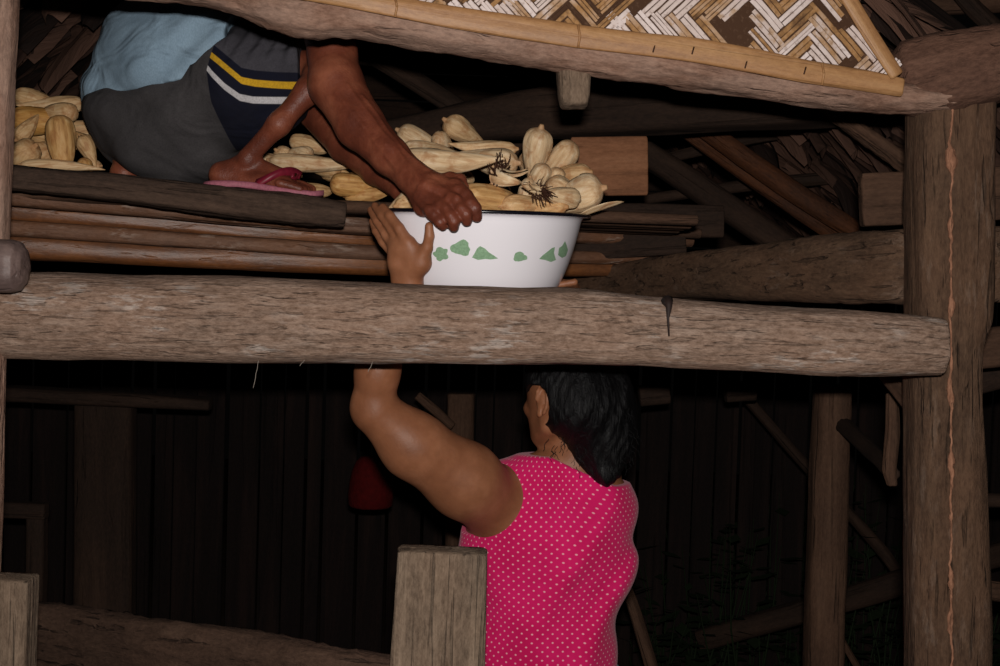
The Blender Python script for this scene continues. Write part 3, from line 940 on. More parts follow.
o = mesh_obj('weeds', V, Fc, M['leafy'], smooth=False)
tag(o, 'dark green weeds growing in the shade at the lower right', 'weeds', kind='stuff')

# ---- fence in front: two squared stakes and the rough rail
def stake(name, x0t, x1t, yt, x0b, x1b, Y, lab, seed, dp=.035):
    a = P((x0t + x1t) / 2, yt, Y); b = P((x0b + x1b) / 2, 670, Y); g = to_ground(a, b)
    h0, h1 = R((x1t - x0t) / 2, Y), R((x1b - x0b) / 2, Y)
    return timber(name, [(a, h0), (b, h1), (g, h1)], M['board'], lab, 'post', power=26, depth=dp, ref='x', amp=.002, sub=26, n=80, seed=seed, grain=.0025)


stake('fence_post', 398, 487, 551, 391, 485, 2.36, 'grey square-cut wooden post standing in front of the pink top', 90)
stake('fence_post', -14, 34, 578, -16, 31, 2.40, 'short square-cut post at the lower left corner', 91)
timber('fence_rail', [(0, 634, 37, 3.25), (60, 641, 37, 3.1), (150, 655, 38, 2.9), (250, 668, 37, 2.7), (340, 684, 36, 2.52), (400, 692, 36, 2.44)], M['rail'],
       'rough dark rail between the two short fence posts', 'rail', power=3, depth=.03, amp=.007, seed=92, sub=12, n=40, jag=.006)

# cobweb strings hanging under the log
for k, (px, y0, y1) in enumerate(((259, 359, 388), (305, 360, 366), (373, 362, 372))):
    pts = [P(px - i * .9 + random.uniform(-.5, .5), y0 + (y1 - y0) * i / 6, 2.46) for i in range(7)]
    V, Fc = tube(pts, .0005, 5)
    o = mesh_obj('cobweb_thread', V, Fc, M['string'])
    tag(o, ['longest cobweb thread hanging under the left half of the log', 'tiny cobweb thread under the log, second from the left', 'short cobweb thread under the log near the woman\'s elbow'][k], 'cobweb')


# ================================================================== BASIN
BC = P(480.5, 213.2, 2.9)            # centre of the rim plane
BT = Matrix.Translation(BC) @ Matrix.Rotation(math.radians(1.5), 4, 'X') @ Matrix.Rotation(math.radians(-.3), 4, 'Y') @ Matrix.Scale(.95, 4)
prof = [(.236, -.004), (.2415, -.0035), (.2425, 0), (.240, .0025), (.235, .0022), (.226, -.003), (.2215, -.010), (.2195, -.018), (.2165, -.032), (.211, -.055), (.204, -.080),
        (.196, -.105), (.1865, -.130), (.176, -.152), (.163, -.168), (.146, -.178), (.13, -.182), (.06, -.182), (.0, -.182)]
inner = [(r - .003 if r > .01 else 0, z + .003) for r, z in prof[5:]][::-1]
outer = [(.232, -.0045), (.2265, -.0085), (.2235, -.0145)] + []
full = prof[:5]
# outside wall from the rim down, then back up the inside
out_ = [(.2385, -.0045)] + [(r, z - .002) for r, z in prof[5:]]
n = 96
ringlist = [(0, -.179)] + [(r - .0035, z + .0015) for r, z in prof[5:-1]][::-1] + [(.233, .0024), (.238, .0034), (.2425, .0012), (.2428, -.0022), (.240, -.0046), (.234, -.0052)] + [(r, z - .0022) for r, z in prof[5:-1]] + [(0, -.1842)]
V = []; Fc = []; mi = []
for r, z in ringlist:
    for j in range(n):
        a = 2 * math.pi * j / n
        V.append(BT @ Vector((r * math.cos(a), r * math.sin(a), z)))
for i in range(len(ringlist) - 1):
    rimf = .2375 < (ringlist[i][0] + ringlist[i + 1][0]) / 2
    for j in range(n):
        Fc.append((i * n + j, i * n + (j + 1) % n, (i + 1) * n + (j + 1) % n, (i + 1) * n + j)); mi.append(2 if rimf else 0)


def wall_r(z):
    zs = [q[1] - .0022 for q in prof[5:]][::-1]; rs_ = [q[0] for q in prof[5:]][::-1]
    return float(np.interp(z, zs, rs_)) + .0006


def decal(px, py, outline):
    """a stencilled green leaf: outline in pixels about (px, py), laid on the outside of the wall"""
    # polar position of the pixel on the front of the wall
    base = len(V); ctr = []
    def proj(qx, qy):
        d = P(qx, qy, 2.9) - Vector((0, 0, CAMZ)); d.normalize(); o = Vector((0, 0, CAMZ))
        inv = BT.inverted(); oo = inv @ o; dd = inv.to_3x3() @ d
        lo_, hi_ = 2.3, 2.9
        for _ in range(40):
            m_ = (lo_ + hi_) / 2; q = oo + dd * m_
            if math.hypot(q.x, q.y) > wall_r(q.z): lo_ = m_
            else: hi_ = m_
        q = oo + dd * hi_
        return q
    c = proj(px, py); cth = math.atan2(c.y, c.x)
    pts = [proj(px + ox, py + oy) for ox, oy in outline]
    rings = 5
    ids = []
    for k in range(1, rings + 1):
        row = []
        for q in pts:
            th = math.atan2(q.y, q.x); t = k / rings
            a_ = cth + (th - cth) * t; z_ = c.z + (q.z - c.z) * t; r_ = wall_r(z_)
            V.append(BT @ Vector((r_ * math.cos(a_), r_ * math.sin(a_), z_))); row.append(len(V) - 1)
        ids.append(row)
    V.append(BT @ Vector((wall_r(c.z) * math.cos(cth), wall_r(c.z) * math.sin(cth), c.z))); cc_ = len(V) - 1
    m_ = len(pts)
    for j in range(m_):
        Fc.append((cc_, ids[0][j], ids[0][(j + 1) % m_])); mi.append(1)
        for k in range(rings - 1):
            Fc.append((ids[k][j], ids[k + 1][j], ids[k + 1][(j + 1) % m_], ids[k][(j + 1) % m_])); mi.append(1)


def star(seed, rx, ry, k=5, depth=.35, m=28, rot=0):
    rr = random.Random(seed); L = []
    for i in range(m):
        a = 2 * math.pi * i / m
        q = 1 - depth * (.5 + .5 * math.cos(k * a + rot)) + rr.uniform(-.07, .07)
        L.append((math.cos(a) * rx * q, math.sin(a) * ry * q))
    return L


decal(441, 254, star(1, 8.5, 8, 5, .3))
decal(461, 248, star(2, 11, 9, 3, .3, rot=.6))
decal(485, 253.5, [(-13, 4), (-10, -1), (-8, -5), (-5, -7.5), (0, -5), (4, -1), (9, 2), (13, 5), (6, 6), (0, 5.5), (-7, 6.5)])
decal(520, 257, star(4, 8, 5.5, 3, .3, rot=2.2))
decal(548, 255, [(-9, 4), (-5, 0), (-1, -3), (4, -7), (7, -8), (6, -2), (8, 5), (3, 7), (-3, 5)])
decal(563, 250, [(-5, 5), (-4, -2), (-1, -4), (2, -9), (4, -4), (5, 0), (3, 6), (-1, 8)])
decal(392, 268, star(7, 4, 9, 4, .4))
bas = mesh_obj('enamel_basin', V, Fc, M['enamel'], mats=[M['enamel'], M['enamel_green'], M['enamel_rim']], midx=mi, frame=BT)
tag(bas, 'white enamel basin with dark rim and green stencilled leaves, full of corn', 'basin')


# ================================================================== CORN
def cob_mesh(kind, seed):
    """a cob in its husk, butt at the origin, along +X; unit length 1 = .17 m"""
    rr = random.Random(seed); n = 40; V = []; Fc = []; L = .17
    if kind == 'bulb':      # fat butt with nipple, tapering to the tip
        pr_ = [(-.012, .0), (-.012, .004), (-.005, .0058), (.001, .0065), (.004, .012), (.010, .021), (.022, .0285), (.042, .032), (.07, .030), (.10, .025), (.13, .018), (.155, .011), (.172, .006), (.182, .0)]
    elif kind == 'round':   # the rounded tip end shows, no stub
        pr_ = [(0, 0), (.001, .007), (.004, .014), (.010, .020), (.020, .0255), (.04, .0285), (.07, .029), (.10, .027), (.13, .022), (.15, .016), (.165, .009), (.17, 0)]
    else:                   # slim, long
        pr_ = [(-.010, 0), (-.009, .004), (0, .006), (.006, .012), (.02, .019), (.05, .0225), (.09, .0225), (.13, .019), (.17, .013), (.20, .007), (.225, .002), (.228, 0)]
    xs = [p[0] for p in pr_]; rs_ = [p[1] for p in pr_]
    st = []
    for i in range(len(pr_) - 1):
        for t in (0, .34, .67): st.append((xs[i] + (xs[i + 1] - xs[i]) * t, rs_[i] + (rs_[i + 1] - rs_[i]) * t))
    st = [st[0]] + [((st[i - 1][0] + 2 * st[i][0] + st[i + 1][0]) / 4, (st[i - 1][1] + 2 * st[i][1] + st[i + 1][1]) / 4) for i in range(1, len(st) - 1)] + [(xs[-1], .0005)]
    st[0] = (xs[0], .0005)
    bend = rr.uniform(-.9, .9); ov = Vector((seed * 3.3, 0, 0)); leafn = rr.choice((3, 4, 5)); ph = rr.uniform(0, 6)
    for x, r in st:
        for j in range(n):
            a = 2 * math.pi * j / n
            # overlapping husk leaves: a saw-tooth step round the cob, slightly spiralled
            s = ((a + ph + x * 6) / (2 * math.pi) * leafn) % 1.0
            k = 1 + .10 * (s - .5) + .035 * noise.noise(Vector((x * 12, math.cos(a) * 2.4, math.sin(a) * 2.4)) + ov) * 2 + .018 * math.cos(a * 13 + x * 20)
            V.append(Vector((x, r * k * math.cos(a) + bend * x * x * .8, r * k * math.sin(a))))
    m = len(st)
    for i in range(m - 1):
        for j in range(n):
            Fc.append((i * n + j, (i + 1) * n + j, (i + 1) * n + (j + 1) % n, i * n + (j + 1) % n))
    return V, Fc


def raw_mesh(name, V, Fc, mat):
    me = bpy.data.meshes.new(name); me.from_pydata([tuple(v) for v in V], [], Fc); me.update()
    me.materials.append(mat); me.polygons.foreach_set('use_smooth', [True] * len(me.polygons)); return me


COB = {}
for kd in ('bulb', 'round', 'slim'):
    for s in range(3):
        COB[kd, s] = raw_mesh('corn_cob', *cob_mesh(kd, s + {'bulb': 0, 'round': 10, 'slim': 20}[kd]), M['husk'])


def silk_mesh(seed):
    rr = random.Random(seed); parts = []
    for k in range(46):
        a = rr.uniform(0, 6.28); r0 = rr.uniform(0, .009)
        d = Vector((1, rr.uniform(-.7, .7), rr.uniform(-.7, .7)))
        p = Vector((.0, r0 * math.cos(a), r0 * math.sin(a))); path = [p]
        for q in range(5):
            d += Vector((rr.uniform(-.9, .1), rr.uniform(-.9, .9), rr.uniform(-.9, .5))); p = p + d.normalized() * .0085; path.append(p)
        parts.append(tube(path, [.0019, .0017, .0015, .0012, .0010, .0006], 5))
    return raw_mesh('silk', *join(parts), M['silk'])


def flap_mesh(seed):
    """dry husk leaf sticking out"""
    rr = random.Random(seed); V = []; Fc = []; n = 10; m = 6; L = rr.uniform(.05, .075)
    for side_ in (0, 1):
        for i in range(n + 1):
            s = i / n; wd = .017 * (1 - s) ** .7 + .0008
            for j in range(m + 1):
                q = j / m * 2 - 1
                V.append(Vector((s * L, q * wd, .010 * (1 - q * q) * (1 - s * .4) + .006 * math.sin(s * 4 + seed) - (.0012 if side_ else 0))))
    o = (n + 1) * (m + 1)
    for i in range(n):
        for j in range(m):
            k = i * (m + 1) + j; f = (k, k + 1, k + m + 2, k + m + 1)
            Fc.append(f); Fc.append(tuple(x + o for x in f)[::-1])
    ring = [i * (m + 1) for i in range(n + 1)] + [n * (m + 1) + j for j in range(1, m + 1)] + [i * (m + 1) + m for i in range(n - 1, -1, -1)] + [j for j in range(m - 1, 0, -1)]
    for a, b in zip(ring, ring[1:] + ring[:1]): Fc.append((b, a, a + o, b + o))
    return raw_mesh('husk_leaf', V, Fc, M['husk'])


SILK = [silk_mesh(k) for k in range(2)]
FLAP = [flap_mesh(k) for k in range(3)]
rc = random.Random(17)


def cob(kind, bx, by, by_Y, tx, ty, tY, rpx, label, group, tint=0.0, silk=False, flap=False, full=True):
    """butt at (bx, by), body running towards (tx, ty); rpx = half thickness seen"""
    a = P(bx, by, by_Y); b = P(tx, ty, tY); L = (b - a).length
    nat = {'bulb': .18, 'round': .17, 'slim': .225}[kind]; rad = {'bulb': .032, 'round': .029, 'slim': .0225}[kind]
    r = R(rpx, by_Y); sr = r / rad; sl = min(max(L / nat, sr * .7), sr * 1.35)
    fr = axis_frame(a, b)
    o = bpy.data.objects.new('corn_cob', COB[kind, rc.randrange(3)]); C.objects.link(o)
    o.matrix_world = fr @ Matrix.Rotation(rc.uniform(0, 6.28), 4, 'X') @ Matrix.Diagonal((sl, sr, sr, 1))
    PM[o] = o.matrix_world.copy()
    o['tint'] = float(tint)
    tag(o, label, 'corn', group)
    if silk:
        k = bpy.data.objects.new('silk', SILK[rc.randrange(2)]); C.objects.link(k); k.parent = o
        k.matrix_local = Matrix.Translation((nat * .96, 0, 0)) @ Matrix.Diagonal((1.15, 1.0, 1.6, 1)); k['label'] = 'dark dried silk'
    if flap:
        for q in range(3):
            k = bpy.data.objects.new('husk_leaf', FLAP[q]); C.objects.link(k); k.parent = o
            k['tint'] = float(tint)
            k.matrix_local = Matrix.Translation((nat * .93, 0, 0)) @ Matrix.Rotation(q * 2.1 + .4, 4, 'X') @ Matrix.Rotation(-.25, 4, 'Y')
    return o


GB = 'husked corn cobs heaped in the basin'; GL = 'corn cobs heaped left of the squatting man'; GM = 'corn cobs on the loft floor behind the man\'s arms'; GD = 'corn cobs on the loft floor behind the basin'
basin_cobs = [
    ('bulb', 541, 128, 3.02, 528, 178, 3.06, 15, 'corn cob standing up with its pointed stub uppermost, tallest right of the heap', 0, 0, 0),
    ('round', 574, 144, 3.04, 545, 178, 3.10, 13.5, 'smooth round-ended cob just right of the tallest upright cob', .1, 0, 0),
    ('slim', 590, 172, 3.0, 548, 178, 3.06, 11, 'short orange-tipped cob in front of the reddish board', .45, 0, 0),
    ('bulb', 603, 188, 2.86, 548, 200, 2.90, 18, 'biggest pale cob at the right rim, its stub pointing right', 0, 0, 0),
    ('bulb', 517, 163, 2.92, 455, 163, 3.0, 15, 'wrinkled cream cob whose butt lies in the middle of the heap', .05, 0, 0),
    ('slim', 400, 158, 2.84, 500, 176, 2.76, 13, 'long pale cob running from the man\'s wrist to the dark silk', 0, 1, 1),
    ('round', 459, 197, 2.72, 520, 206, 2.80, 17, 'yellow rounded cob right beside the man\'s knuckles', .75, 0, 0),
    ('bulb', 500, 206, 2.74, 556, 208, 2.80, 12, 'low yellowish cob along the front rim under the dark silk', .5, 0, 0),
    ('slim', 566, 207, 2.76, 520, 205, 2.80, 10, 'orange-brown butted cob at the front rim left of the biggest one', .6, 0, 0),
    ('bulb', 578, 200, 2.80, 538, 190, 2.72, 11, 'cob with the largest clump of dark dried silk in the middle', .1, 1, 1),
    ('round', 548, 181, 2.88, 568, 196, 2.90, 13, 'greenish grey smooth cob left of the biggest pale one', .15, 0, 0),
    ('round', 546, 165, 2.94, 530, 195, 2.98, 10, 'small pale cob end showing under the upright cob', 0, 0, 0),
    ('round', 560, 168, 2.96, 548, 196, 2.98, 9, 'small cob end wedged between the upright cob and the orange-tipped one', .2, 0, 0),
    ('slim', 530, 178, 2.86, 520, 215, 2.86, 9, 'thin pale stub poking up between the two dark silk clumps', 0, 0, 0),
    ('slim', 516, 149, 3.02, 450, 154, 3.02, 9, 'slim cob with a twisted yellow end pointing right near the top', .3, 0, 0),
    ('slim', 452, 178, 2.84, 392, 196, 2.86, 11, 'pale cob mostly hidden behind the man\'s hand', .1, 0, 0),
    ('round', 440, 205, 2.84, 400, 206, 2.9, 11, 'cob under the man\'s hand inside the basin', .3, 0, 0),
    ('slim', 395, 206, 2.85, 430, 200, 2.9, 8, 'narrow yellow cob at the left rim beside the wrist', .5, 0, 0),
]
for kd, *q in basin_cobs:
    a, b, c, d, e, f, r, lab, ti, sk, fp = q
    cob(kd, a, b, c, d, e, f, r, lab, GB, ti, sk, fp)
# lone dry husk leaf jutting out over the right rim
a = P(578, 216, 2.84); b = P(624, 202, 2.80)
V = []; Fc = []
d = b - a; up_ = Vector((0, 0, 1)).cross(d).normalized()
sdv = Vector((0, 0, 1))
for layer in (0, 1):
    for i in range(13):
        s = i / 12; wd = .013 * math.sin(math.pi * min(1, .12 + s * .88)) ** .8 + .0006
        for j in range(5):
            q = j / 4 * 2 - 1
            V.append(a + d * s + sdv * (q * wd * .6 + .004 * math.sin(3 * s)) + up_ * (q * wd * .8 + (.0012 if layer else 0)))
for i in range(12):
    for j in range(4):
        k = i * 5 + j; f = (k, k + 1, k + 6, k + 5); Fc.append(f); Fc.append(tuple(x + 65 for x in f)[::-1])
ring = [i * 5 for i in range(13)] + [60 + j for j in range(1, 5)] + [i * 5 + 4 for i in range(11, -1, -1)] + [3, 2, 1]
for x_, y_ in zip(ring, ring[1:] + ring[:1]): Fc.append((y_, x_, x_ + 65, y_ + 65))
o = mesh_obj('husk_leaf', V, Fc, M['husk'], frame=axis_frame(a, b)); o['tint'] = 0.0
tag(o, 'single dry husk leaf jutting out past the right rim of the basin', 'husk leaf')

deck_mid = [
    ('bulb', 445, 120, 3.30, 484, 148, 3.34, 12.5, 'greenish cob leaning with its stub at the top left of the heap behind the basin', .35, 0, 0),
    ('round', 438, 135, 3.26, 450, 160, 3.36, 9.5, 'round cob end behind the man\'s forearm, left of the greenish leaning cob', .1, 0, 0),
    ('bulb', 398, 130, 3.34, 436, 150, 3.36, 12, 'cob at the left top of the heap, just right of the man\'s forearm', .05, 0, 0),
    ('slim', 402, 148, 3.26, 470, 158, 3.26, 10, 'slim cob lying under the topmost cobs beside the forearm', .1, 0, 0),
    ('round', 470, 150, 3.34, 500, 168, 3.36, 12, 'cob half hidden below the greenish leaning cob', .15, 0, 0),
    ('round', 520, 160, 3.30, 560, 170, 3.36, 12, 'cob hidden behind the tallest upright cob', .1, 0, 0),
    ('round', 420, 165, 3.32, 460, 176, 3.34, 14, 'lowest cob of the heap on the loft floor behind the basin', .1, 0, 0),
    ('bulb', 582, 178, 3.28, 540, 188, 3.30, 13, 'cob on the loft floor behind the right part of the basin', .1, 0, 0),
]
for kd, *q in deck_mid:
    a, b, c, d, e, f, r, lab, ti, sk, fp = q
    cob(kd, a, b, c, d, e, f, r, lab, GD, ti, sk, fp)

gap = [
    ('slim', 270, 160, 3.26, 360, 172, 3.22, 9, 'long smooth pale green cob behind the sandalled foot', .12, 0, 0),
    ('round', 330, 183, 3.10, 372, 188, 3.12, 12, 'yellow cob right in front of the toes', .9, 0, 0),
    ('bulb', 356, 184, 3.14, 392, 192, 3.12, 10, 'orange-yellow cob under the far forearm, right of the yellow one', .85, 0, 0),
    ('bulb', 276, 150, 3.36, 296, 164, 3.40, 9, 'small cob end between the shin and the far forearm', .3, 0, 0),
    ('round', 290, 140, 3.44, 330, 150, 3.42, 9, 'cob highest between the shin and the far forearm', .4, 0, 0),
    ('bulb', 312, 156, 3.34, 286, 150, 3.38, 9, 'pale cob stub facing left below the far forearm', .1, 0, 0),
    ('round', 340, 170, 3.26, 310, 166, 3.30, 9, 'cob lying against the far forearm from below', .5, 0, 0),
    ('slim', 345, 196, 3.12, 385, 198, 3.1, 8, 'lowest yellow cob left of the woman\'s fingertips', .8, 0, 0),
    ('round', 322, 172, 3.3, 345, 176, 3.28, 8, 'small cob behind the yellow one in front of the toes', .6, 0, 0),
    ('slim', 196, 182, 3.28, 226, 186, 3.3, 7, 'cob tip showing under the shorts left of the sandal', .2, 0, 0),
    ('slim', 300, 176, 3.24, 262, 172, 3.3, 8, 'cob just above the toes of the sandalled foot', .3, 0, 0),
    ('round', 300, 190, 3.14, 332, 192, 3.2, 8, 'cob directly behind the toes of the sandalled foot', .6, 0, 0),
    ('bulb', 366, 180, 3.2, 340, 178, 3.3, 9, 'cob tucked under the middle of the far forearm', .7, 0, 0),
    ('slim', 292, 170, 3.4, 250, 160, 3.4, 11, 'cob in the gap right behind the ankle', .2, 0, 0),
]
for kd, *q in gap:
    a, b, c, d, e, f, r, lab, ti, sk, fp = q
    cob(kd, a, b, c, d, e, f, r, lab, GM, ti, sk, fp)

left = [
    ('round', 14, 95, 3.5, 58, 106, 3.5, 10, 'topmost cob of the left heap, tan and rounded', .25, 0, 0),
    ('slim', 84, 103, 3.5, 30, 110, 3.5, 9, 'cob pointing right at the top of the left heap beside the shorts', .15, 0, 0),
    ('round', 10, 120, 3.36, 52, 122, 3.38, 14, 'yellow thick cob below the topmost one of the left heap', .8, 0, 0),
    ('round', 58, 115, 3.16, 66, 172, 3.16, 14, 'grey-brown cob standing upright in the middle of the left heap', .6, 0, 0),
    ('round', 75, 112, 3.34, 40, 116, 3.4, 11, 'pale cob right behind the upright grey-brown one', .2, 0, 0),
    ('bulb', 35, 146, 3.2, 10, 166, 3.24, 15, 'pinkish tan cob at the lower left of the left heap', .3, 0, 0),
    ('bulb', 80, 136, 3.3, 96, 158, 3.3, 9, 'small cob with stub right of the upright grey-brown one', .3, 0, 0),
    ('round', 84, 158, 3.24, 86, 178, 3.26, 8, 'small yellow cob low between the upright cob and the shorts', .7, 0, 0),
    ('slim', 20, 165, 3.12, 108, 161, 3.14, 6, 'thin pale cob lying along the front of the left heap', 0, 0, 0),
    ('bulb', 16, 140, 3.3, 30, 128, 3.32, 9, 'small dull cob against the left post', .3, 0, 0),
    ('round', 96, 148, 3.4, 76, 140, 3.4, 9, 'cob mostly hidden behind the shorts in the left heap', .5, 0, 0),
    ('round', 50, 150, 3.3, 30, 160, 3.34, 13, 'cob behind the foot of the upright grey-brown one', .3, 0, 0),
    ('slim', 98, 128, 3.45, 60, 132, 3.45, 9, 'slim cob in the shade next to the man\'s back', .2, 0, 0),
    ('round', 30, 134, 3.44, 66, 140, 3.44, 13, 'cob in the middle rear of the left heap', .4, 0, 0),
    ('bulb', 100, 166, 3.3, 70, 170, 3.36, 8, 'cob at the right foot of the left heap beside the heel', .1, 0, 0),
]
for kd, *q in left:
    a, b, c, d, e, f, r, lab, ti, sk, fp = q
    cob(kd, a, b, c, d, e, f, r, lab, GL, min(1, ti * .9 + .25), sk, fp)  # yellow-brown tint raised for this heap; its shadows are painted into the husk colour


# ================================================================== WOMAN
def X(px, py, Y): return P(px, py, Y)


def rot_cols(*axes):
    return [[axes[c][r] for c in range(3)] for r in range(3)]


def head_prims(c, fwd, s=1.0):
    """c centre of the skull, fwd face direction; returns list for the skull and face"""
    f = Vector(fwd).normalized(); up = Vector((0, 0, 1)); up = (up - f * up.dot(f)).normalized(); sd = up.cross(f)  # sd = the person's left
    def q(x, y, z): return c + (f * x + sd * y + up * z) * s
    Rm = rot_cols(f, sd, up)
    P_ = [ell(c + up * .012 * s, (.094 * s, .074 * s, .088 * s), Rm),
          ell(q(.030, 0, -.045), (.058 * s, .056 * s, .066 * s), Rm),
          cone(q(.055, 0, -.088), q(.066, 0, -.086), .024 * s, .022 * s),
          cone(q(-.01, .048, -.055), q(.045, .022, -.088), .020 * s, .018 * s), cone(q(-.01, -.048, -.055), q(.045, -.022, -.088), .020 * s, .018 * s)]
    face = [cone(q(.086, 0, .012), q(.110, 0, -.026), .008 * s, .012 * s), cone(q(.088, .012, -.030), q(.088, -.012, -.030), .009 * s, .009 * s),
            ell(q(.060, .036, -.030), (.024 * s, .020 * s, .020 * s), Rm), ell(q(.060, -.036, -.030), (.024 * s, .020 * s, .020 * s), Rm),
            cone(q(.080, .030, .022), q(.084, -.030, .022), .010 * s, .010 * s),
            ell(q(.085, 0, -.058), (.012 * s, .022 * s, .007 * s), Rm), ell(q(.083, 0, -.068), (.012 * s, .019 * s, .007 * s), Rm)]
    ears = []
    for g in (1, -1):
        # helix as a curved chain plus lobe
        pts = []
        for k in range(9):
            a = math.radians(-60 + k * 30)
            pts.append((q(-.012 - .016 * math.cos(a) * .9 - .004, g * (.074 + .007 * (1 - math.cos(a)) * .4), .0 + .030 * math.sin(a)), .0042 * s))
        ears.append(chain(pts, .003)); ears.append(ell(q(-.008, g * .073, -.004), (.012 * s, .005 * s, .022 * s), Rm)); ears.append(ell(q(-.008, g * .074, -.028), (.008 * s, .005 * s, .010 * s), Rm))
    return P_, face, ears, q


# --- torso
def torso_fn(extra=0.0):
    hip = X(532, 760, 3.06); waist = X(540, 650, 3.05); chest = X(545, 560, 3.05); upper = X(545, 510, 3.07)
    Sx = Vector((1, 0, 0))
    ps = [ell(hip, (.160 + extra, .125 + extra, .16 + extra)),
          ell(waist, (.163 + extra, .112 + extra, .19 + extra)),
          ell(chest, (.187 + extra, .112 + extra, .15 + extra)),
          ell(upper, (.172 + extra, .092 + extra, .095 + extra)),
          # shoulder blades / trapezius
          cone(X(505, 503, 3.02), X(535, 540, 2.99), .055 + extra, .05 + extra), cone(X(600, 508, 3.04), X(580, 545, 3.0), .05 + extra, .05 + extra),
          cone(X(502, 492, 3.04), X(572, 462, 3.05), .052 + extra, .052 + extra), cone(X(610, 505, 3.08), X(580, 462, 3.06), .048 + extra, .052 + extra)]
    return union(ps, .05)


tors = torso_fn(0)
HC = X(566, 398, 3.04)
hp, hface, hears, hq = head_prims(HC, (-.60, .80, .05), 1.06)
neck = cone(X(573, 462, 3.09), X(572, 420, 3.06), .056, .055)
headf = union([union(hp, .02), union(hface, .008)], .008)
larm = union([chain([(X(492, 502, 3.0), .075), (X(464, 480, 2.93), .077), (X(413, 445, 2.86), .065), (X(376, 411, 2.82), .047)], .03),
              ell(X(365, 403, 2.815), (.022, .026, .028)),
              chain([(X(373, 408, 2.82), .043), (X(377.5, 372, 2.80), .043), (X(392, 325, 2.78), .038), (X(409, 286, 2.76), .027)], .02)], .018)
# right arm, reaching up beyond the head
rarm = union([chain([(X(602, 508, 3.13), .055), (X(596, 450, 3.26), .050), (X(592, 415, 3.34), .040)], .03),
              chain([(X(592, 415, 3.34), .040), (X(578, 350, 3.22), .036), (X(566, 306, 3.08), .026)], .02)], .02)
# left hand on the basin: palm, thumb in front, fingers round the side
palm = union([cone(X(410, 286, 2.76), X(413, 262, 2.742), .026, .024), cone(X(400, 283, 2.765), X(397, 252, 2.755), .018, .018),
              cone(X(420, 265, 2.735), X(409, 243, 2.730), .020, .015), cone(X(399, 262, 2.75), X(400, 243, 2.745), .022, .016),
              cone(X(405, 250, 2.74), X(390, 238, 2.765), .018, .013), cone(X(424, 262, 2.728), X(425, 250, 2.722), .014, .013)], .014)
thumb = chain([(X(418, 264, 2.728), .0135), (X(427, 248, 2.716), .0115), (X(429.5, 236, 2.706), .0098), (X(429, 226, 2.702), .0085)], .004)
fing = [chain([(X(408, 243, 2.728), .0125), (X(399, 228, 2.735), .0108), (X(390, 216, 2.748), .0098), (X(383, 207, 2.770), .0085)], .003),
        chain([(X(402, 244, 2.745), .0125), (X(392, 229, 2.750), .0108), (X(382, 216, 2.764), .0098), (X(375, 206, 2.786), .0085)], .003),
        chain([(X(397, 248, 2.760), .0120), (X(386, 234, 2.766), .0104), (X(377, 221, 2.784), .0094), (X(371, 210, 2.806), .0080)], .003),
        chain([(X(393, 253, 2.772), .0108), (X(383, 242, 2.780), .0092), (X(376, 231, 2.796), .0084), (X(372, 221, 2.816), .0070)], .003)]
lhand = union([palm, thumb] + fing, .0045)
# right hand under the basin on the right
rpalm = union([cone(X(566, 306, 3.08), X(562, 290, 2.98), .024, .024), cone(X(566, 306, 3.07), X(572, 289, 2.99), .020, .018)], .015)
rf = [chain([(X(556 + 6 * k, 289, 2.99 - .0 * k), .0095), (X(557 + 6 * k, 287, 2.95), .0085), (X(558 + 5.5 * k, 285 - k, 2.915), .0078)], .003) for k in range(4)]
rhand = union([rpalm, chain([(X(552, 300, 3.05), .012), (X(545, 294, 3.01), .010), (X(541, 292, 2.98), .009)], .003)] + rf, .004)
# legs reach the ground
legs = union([cone(Vector((.005, 3.08, .72)), Vector((.0, 3.1, .44)), .098, .062), cone(Vector((.0, 3.1, .44)), Vector((0, 3.14, .09)), .06, .038),
              cone(Vector((0, 3.13, .04)), Vector((-.03, 3.32, .03)), .036, .026),
              cone(Vector((.20, 3.08, .72)), Vector((.21, 3.1, .44)), .098, .062), cone(Vector((.21, 3.1, .44)), Vector((.21, 3.16, .09)), .06, .038),
              cone(Vector((.21, 3.15, .04)), Vector((.23, 3.34, .03)), .036, .026)], .03)
wb = union([union([tors, neck], .03), headf, larm, rarm, legs], .022)


def body_w(p):
    d = smin(union([tors, neck], .03)(p), headf(p), .015)
    for e in hears: d = smin(d, e(p), .003)
    d = smin(d, larm(p), .03); d = smin(d, rarm(p), .03); d = smin(d, legs(p), .04)
    d = smin(d, lhand(p), .008); d = smin(d, rhand(p), .008)
    return d


body_w.lo = np.min([wb.lo, lhand.lo, rhand.lo], axis=0); body_w.hi = np.max([wb.hi, lhand.hi, rhand.hi], axis=0)


def refine(f, boxes, name, mat, **kw):
    pass


def person(name, fn, h, label):
    v, fcs = polygonise(fn, h)
    return v, fcs


# the hand and arm need a finer grid than the hidden legs: compress space below the hips
v, fcs = polygonise(body_w, .0042)
root = mesh_obj('person', v, fcs, M['skin_w'])
tag(root, 'person seen from behind in a pink dotted sleeveless top, raising a basin overhead', 'person')

# --- pink sleeveless top
tc = torso_fn(.009)
arm_c = X(482, 504, 2.97); arm_n = (X(440, 470, 2.95) - X(520, 512, 3.02)).normalized()
arm_r = X(636, 506, 3.06)


